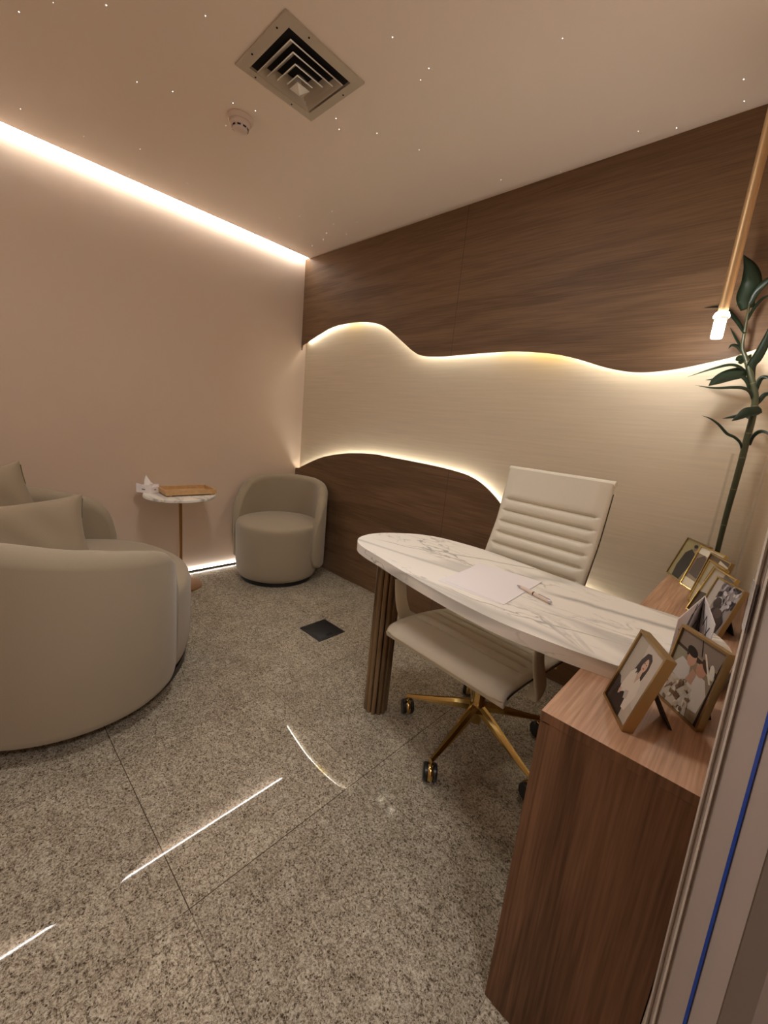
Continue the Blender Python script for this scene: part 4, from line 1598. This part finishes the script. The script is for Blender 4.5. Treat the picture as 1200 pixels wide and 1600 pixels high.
link('stem', bm, [M['stem'], M['stem_dark']], plant)


def leaf(pts, w, ys, grp=None):
    P3 = []
    m = len(pts)
    for i, (px, py) in enumerate(pts):
        t = i / (m - 1)
        P3.append(at(px, py, ys[0] + (ys[1] - ys[0]) * t))
    sp = spline(P3, 7)
    nn = len(sp)
    view = (CAMP - Vector((2.92, -0.12, 0.74))).normalized()
    bm = BM()
    rows = []
    for i, p in enumerate(sp):
        t = i / (nn - 1)
        tg_ = (sp[min(i + 1, nn - 1)] - sp[max(0, i - 1)]).normalized()
        side = tg_.cross(Vector((0.3, -0.9, 0.25))).normalized()
        nrm = tg_.cross(side).normalized()
        ww_ = w * (0.30 + 0.70 * sin(pi * min(1, 0.15 + t * 0.85)) ** 0.8) * (1 - t ** 6) ** 0.7 + 0.0004
        if t > 0.97:
            ww_ = 0.0006
        row = []
        for k in range(5):
            u = -1 + k / 2
            row.append(bm.verts.new(p + side * u * ww_ / 2 + nrm * (abs(u) * ww_ * 0.18)))
        rows.append(row)
    for r0, r1 in zip(rows, rows[1:]):
        for k in range(4):
            bm.faces.new((r0[k], r0[k + 1], r1[k + 1], r1[k]))
    geo = bmesh.ops.solidify(bm, geom=bm.faces[:], thickness=0.0007)
    link('leaf', bm, M['leaf'], plant, auto=False)


leaf([(1165, 582), (1158, 574), (1141, 569.5), (1110, 577), (1074, 589)], 0.011, (-0.12, -0.22))
leaf([(1168, 582), (1158, 581), (1137, 586), (1120, 594), (1107, 603)], 0.044, (-0.12, -0.20))
leaf([(1164, 588), (1140, 592), (1118, 592), (1102, 594)], 0.012, (-0.11, -0.06))
leaf([(1177, 625), (1172, 612), (1162, 606), (1145, 605), (1116, 606), (1086, 602)], 0.012, (-0.12, -0.24))
leaf([(1172, 610), (1168, 596), (1160, 588), (1152, 588), (1143, 591)], 0.014, (-0.12, -0.15))
leaf([(1190, 639), (1180, 642), (1168, 643), (1157, 650), (1143, 658)], 0.034, (-0.13, -0.18))
leaf([(1176, 655), (1164, 648), (1150, 650), (1128, 654)], 0.017, (-0.11, -0.05))
leaf([(1160, 705), (1157, 692), (1148, 683), (1136, 677), (1123, 663), (1110, 654), (1096, 649)], 0.010, (-0.12, -0.22))
leaf([(1171, 696), (1177, 682), (1188, 674), (1200, 677), (1216, 692)], 0.013, (-0.12, -0.17))
leaf([(1180, 634), (1187, 626), (1196, 616), (1206, 617), (1218, 630)], 0.015, (-0.12, -0.10))
leaf([(1179, 622), (1184, 602), (1191, 590), (1205, 591), (1222, 604)], 0.015, (-0.12, -0.15))
leaf([(1175, 598), (1175, 572), (1184, 558), (1194, 540), (1206, 512), (1215, 480)], 0.030, (-0.12, -0.16))
leaf([(1163, 566), (1158, 560), (1149, 563)], 0.030, (-0.12, -0.14))
leaf([(1163, 566), (1168, 561), (1174, 553)], 0.024, (-0.12, -0.10))
leaf([(1170, 482), (1168, 462), (1176, 440), (1174, 418), (1162, 398)], 0.060, (-0.13, -0.17))
leaf([(1171, 478), (1182, 456), (1196, 440), (1212, 428)], 0.022, (-0.13, -0.18))
leaf([(1168, 500), (1178, 482), (1192, 466), (1210, 458)], 0.010, (-0.13, -0.10))
leaf([(1164, 520), (1150, 498), (1130, 480), (1100, 481)], 0.015, (-0.13, -0.06))
leaf([(1161, 552), (1153, 541), (1144, 539), (1138, 545)], 0.012, (-0.12, -0.10))
leaf([(1160, 545), (1150, 528), (1141, 512)], 0.008, (-0.12, -0.08))
leaf([(1170, 470), (1162, 466), (1155, 470), (1150, 480)], 0.010, (-0.13, -0.10))

# ------------------------------------------------------------------ pendant lamp
PX, PY, PZ = 2.776, -0.35, 1.623
pd = thing('pendant_lamp', 'slim gold tube pendant lamp with a glowing glass end hanging above the cabinet', 'pendant lamp', (PX, PY, H))
bm = BM()
cyl(bm, 0.0142, PZ + 0.052 - H, -0.004, 28, bev=0.001)
link('tube', bm, M['brass_tube'], pd)
bm = BM()
cyl(bm, 0.028, -0.0038, -0.0002, 32, bev=0.001)
link('canopy', bm, M['gold'], pd)
bm = BM()
lathe(bm, [(0, 0.0355), (0.020, 0.0355), (0.0215, 0.039), (0.018, 0.050), (0.0, 0.0515)], 28)
for v in bm.verts:
    v.co.z += PZ - H
link('collar', bm, M['pend'], pd)
bm = BM()
lathe(bm, [(0, -0.027), (0.013, -0.027), (0.0155, -0.024), (0.0155, 0.029), (0.0, 0.030)], 28)
for v in bm.verts:
    v.co.z += PZ - H
link('glass_diffuser', bm, M['pend'], pd)
bm = BM()
lathe(bm, [(0.0, 0.0302), (0.0190, 0.0302), (0.0190, 0.0352), (0.0, 0.0352)], 28)
for v in bm.verts:
    v.co.z += PZ - H
link('ring', bm, M['gold'], pd)

# ------------------------------------------------------------------ ceiling diffuser
VX0, VX1, VY0, VY1 = 1.303, 1.627, -1.282, -0.947
vcx, vcy = (VX0 + VX1) / 2, (VY0 + VY1) / 2
vent = thing('ceiling_vent', 'square white metal air vent with stepped louvres in the ceiling', 'ceiling vent', (vcx, vcy, H))
hx, hy = (VX1 - VX0) / 2, (VY1 - VY0) / 2


def sqring(bm, a, b):
    """faces between two rectangles a=(hx,hy,z), b"""
    r = []
    for h_x, h_y, z in (a, b):
        r.append([bm.verts.new((sx * h_x, sy * h_y, z)) for sx, sy in ((-1, -1), (1, -1), (1, 1), (-1, 1))])
    for k in range(4):
        bm.faces.new((r[0][k], r[0][(k + 1) % 4], r[1][(k + 1) % 4], r[1][k]))


bm = BM()
ix, iy = hx - 0.036, hy - 0.036
sqring(bm, (hx, hy, -0.0005), (hx, hy, -0.006))
sqring(bm, (hx, hy, -0.006), (ix, iy, -0.009))
sqring(bm, (ix, iy, -0.009), (ix - 0.002, iy - 0.002, -0.0005))
bmesh.ops.remove_doubles(bm, verts=bm.verts[:], dist=1e-5)
link('vent_frame', bm, M['vent'], vent, smooth=False)
link('duct_opening', bx(-ix, ix, -iy, iy, -0.0012, -0.0004), M['void'], vent, smooth=False)
for k in range(4):
    f0 = 0.845 - 0.20 * k
    w_ = 0.030
    zlow = -0.022 - 0.007 * k
    bm = BM()
    # sloping vane: from outer-lower lip up to the inner edge
    sqring(bm, (ix * f0, iy * f0, zlow), (ix * f0 - 0.024, iy * f0 - 0.024, zlow + 0.020 + 0.003 * k))
    sqring(bm, (ix * f0, iy * f0, zlow), (ix * f0 + 0.0015, iy * f0 + 0.0015, zlow + 0.0035))
    bmesh.ops.remove_doubles(bm, verts=bm.verts[:], dist=1e-5)
    bmesh.ops.recalc_face_normals(bm, faces=bm.faces[:])
    bmesh.ops.solidify(bm, geom=bm.faces[:], thickness=0.0012)
    for v in bm.verts:
        v.co.z = min(v.co.z, -0.0015)
    link('louvre', bm, M['vent'], vent, smooth=False)
bm = BM()
fz = 0.17
r0 = [bm.verts.new((sx * ix * fz * 1.2, sy * iy * fz * 1.2, -0.054)) for sx, sy in ((-1, -1), (1, -1), (1, 1), (-1, 1))]
ap = bm.verts.new((0, 0, -0.070))
for k in range(4):
    bm.faces.new((r0[k], r0[(k + 1) % 4], ap))
link('centre_cone', bm, M['vent'], vent, smooth=False)
for sx, sy in ((1, -0.45), (-0.45, -1), (-1, 0.40), (0.40, 1), (0.62, -1), (-1, -0.62)):
    bm = BM()
    cyl(bm, 0.0032, -0.0086, -0.0065, 10, ((hx - 0.014) * sx, (hy - 0.014) * sy))
    link('screw', bm, M['void'], vent)

# smoke detector
sd = thing('smoke_detector', 'round white smoke detector on the ceiling beside the air vent', 'smoke detector', (1.055, -1.135, H), radians(-35))
bm = BM()
lathe(bm, [(0, -0.0002), (0.052, -0.0002), (0.054, -0.006), (0.050, -0.014), (0.046, -0.018), (0, -0.018)], 48)
link('base', bm, M['white'], sd)
bm = BM()
lathe(bm, [(0, -0.0181), (0.040, -0.0181), (0.041, -0.028), (0.036, -0.034), (0.031, -0.036), (0.031, -0.044), (0.026, -0.048), (0, -0.050)], 48)
cp = link('sensor_cap', bm, M['white'], sd)
bm = BM()
for k in range(9):
    a = 2 * pi * k / 9
    c_, s_ = cos(a), sin(a)
    r = 0.0325
    q = []
    for dr in (0, 0.0012):
        for du in (-0.0068, 0.0068):
            for z in (-0.0425, -0.0365):
                q.append(bm.verts.new(((r + dr) * c_ - du * s_, (r + dr) * s_ + du * c_, z)))
    for f in ((0, 1, 3, 2), (4, 5, 7, 6), (0, 1, 5, 4), (2, 3, 7, 6), (0, 2, 6, 4), (1, 3, 7, 5)):
        bm.faces.new([q[i] for i in f])
link('sensor_slots', bm, M['void'], cp, smooth=False)

# ------------------------------------------------------------------ fibre optic stars in the ceiling
STARS = [(0.887, -1.825, 1.5), (1.028, -1.756, .7), (1.164, -1.643, 1.6), (1.394, -1.427, 1.3), (0.891, -1.48, 1), (0.961, -1.373, 1.3), (1.11, -1.195, 1.1),
         (1.149, -1.117, 1.1), (0.955, -1.151, .8), (0.258, -1.762, 1.1), (0.28, -1.536, .9), (0.416, -1.333, .9), (0.09, -1.293, .8), (0.308, -1.065, .8),
         (1.828, -1.014, 1.3), (1.852, -0.853, 1.2), (1.799, -0.833, .8), (2.251, -0.694, .9), (1.561, -0.546, 1), (1.396, -0.891, 1), (1.358, -0.842, 1),
         (1.477, -0.731, 1.), (2.661, -0.211, 1.4), (2.658, -0.102, 1.1), (2.459, -0.084, 1.3), (2.342, -0.144, .9), (1.755, -0.151, 1), (2.009, -0.06, .9),
         (0.419, -0.544, 1), (0.554, -0.488, .8), (0.666, -0.307, 1), (0.524, -0.252, 1.2), (0.426, -0.202, .9), (0.268, -0.179, 1.2), (0.785, -0.415, .9),
         (0.63, -0.168, .9), (1.247, -0.085, .9), (0.818, -0.243, .9)]
star0 = None
for x, y, s in STARS:
    if star0 is None:
        bm = BM()
        lathe(bm, [(0, -0.0008), (0.0011, -0.0006), (0.0015, -0.0001), (0, -0.0001)], 8)
        star0 = link('ceiling_star_light', bm, M['star'])
        o = star0
        tag(o, 'tiny white fibre optic star point set in the beige ceiling', 'star light', 'fibre optic stars in the ceiling')
    else:
        o = star0.copy()
        COL.objects.link(o)
    o.location = (x, y, H)
    o.scale = (s * 0.8, s * 0.8, 1)
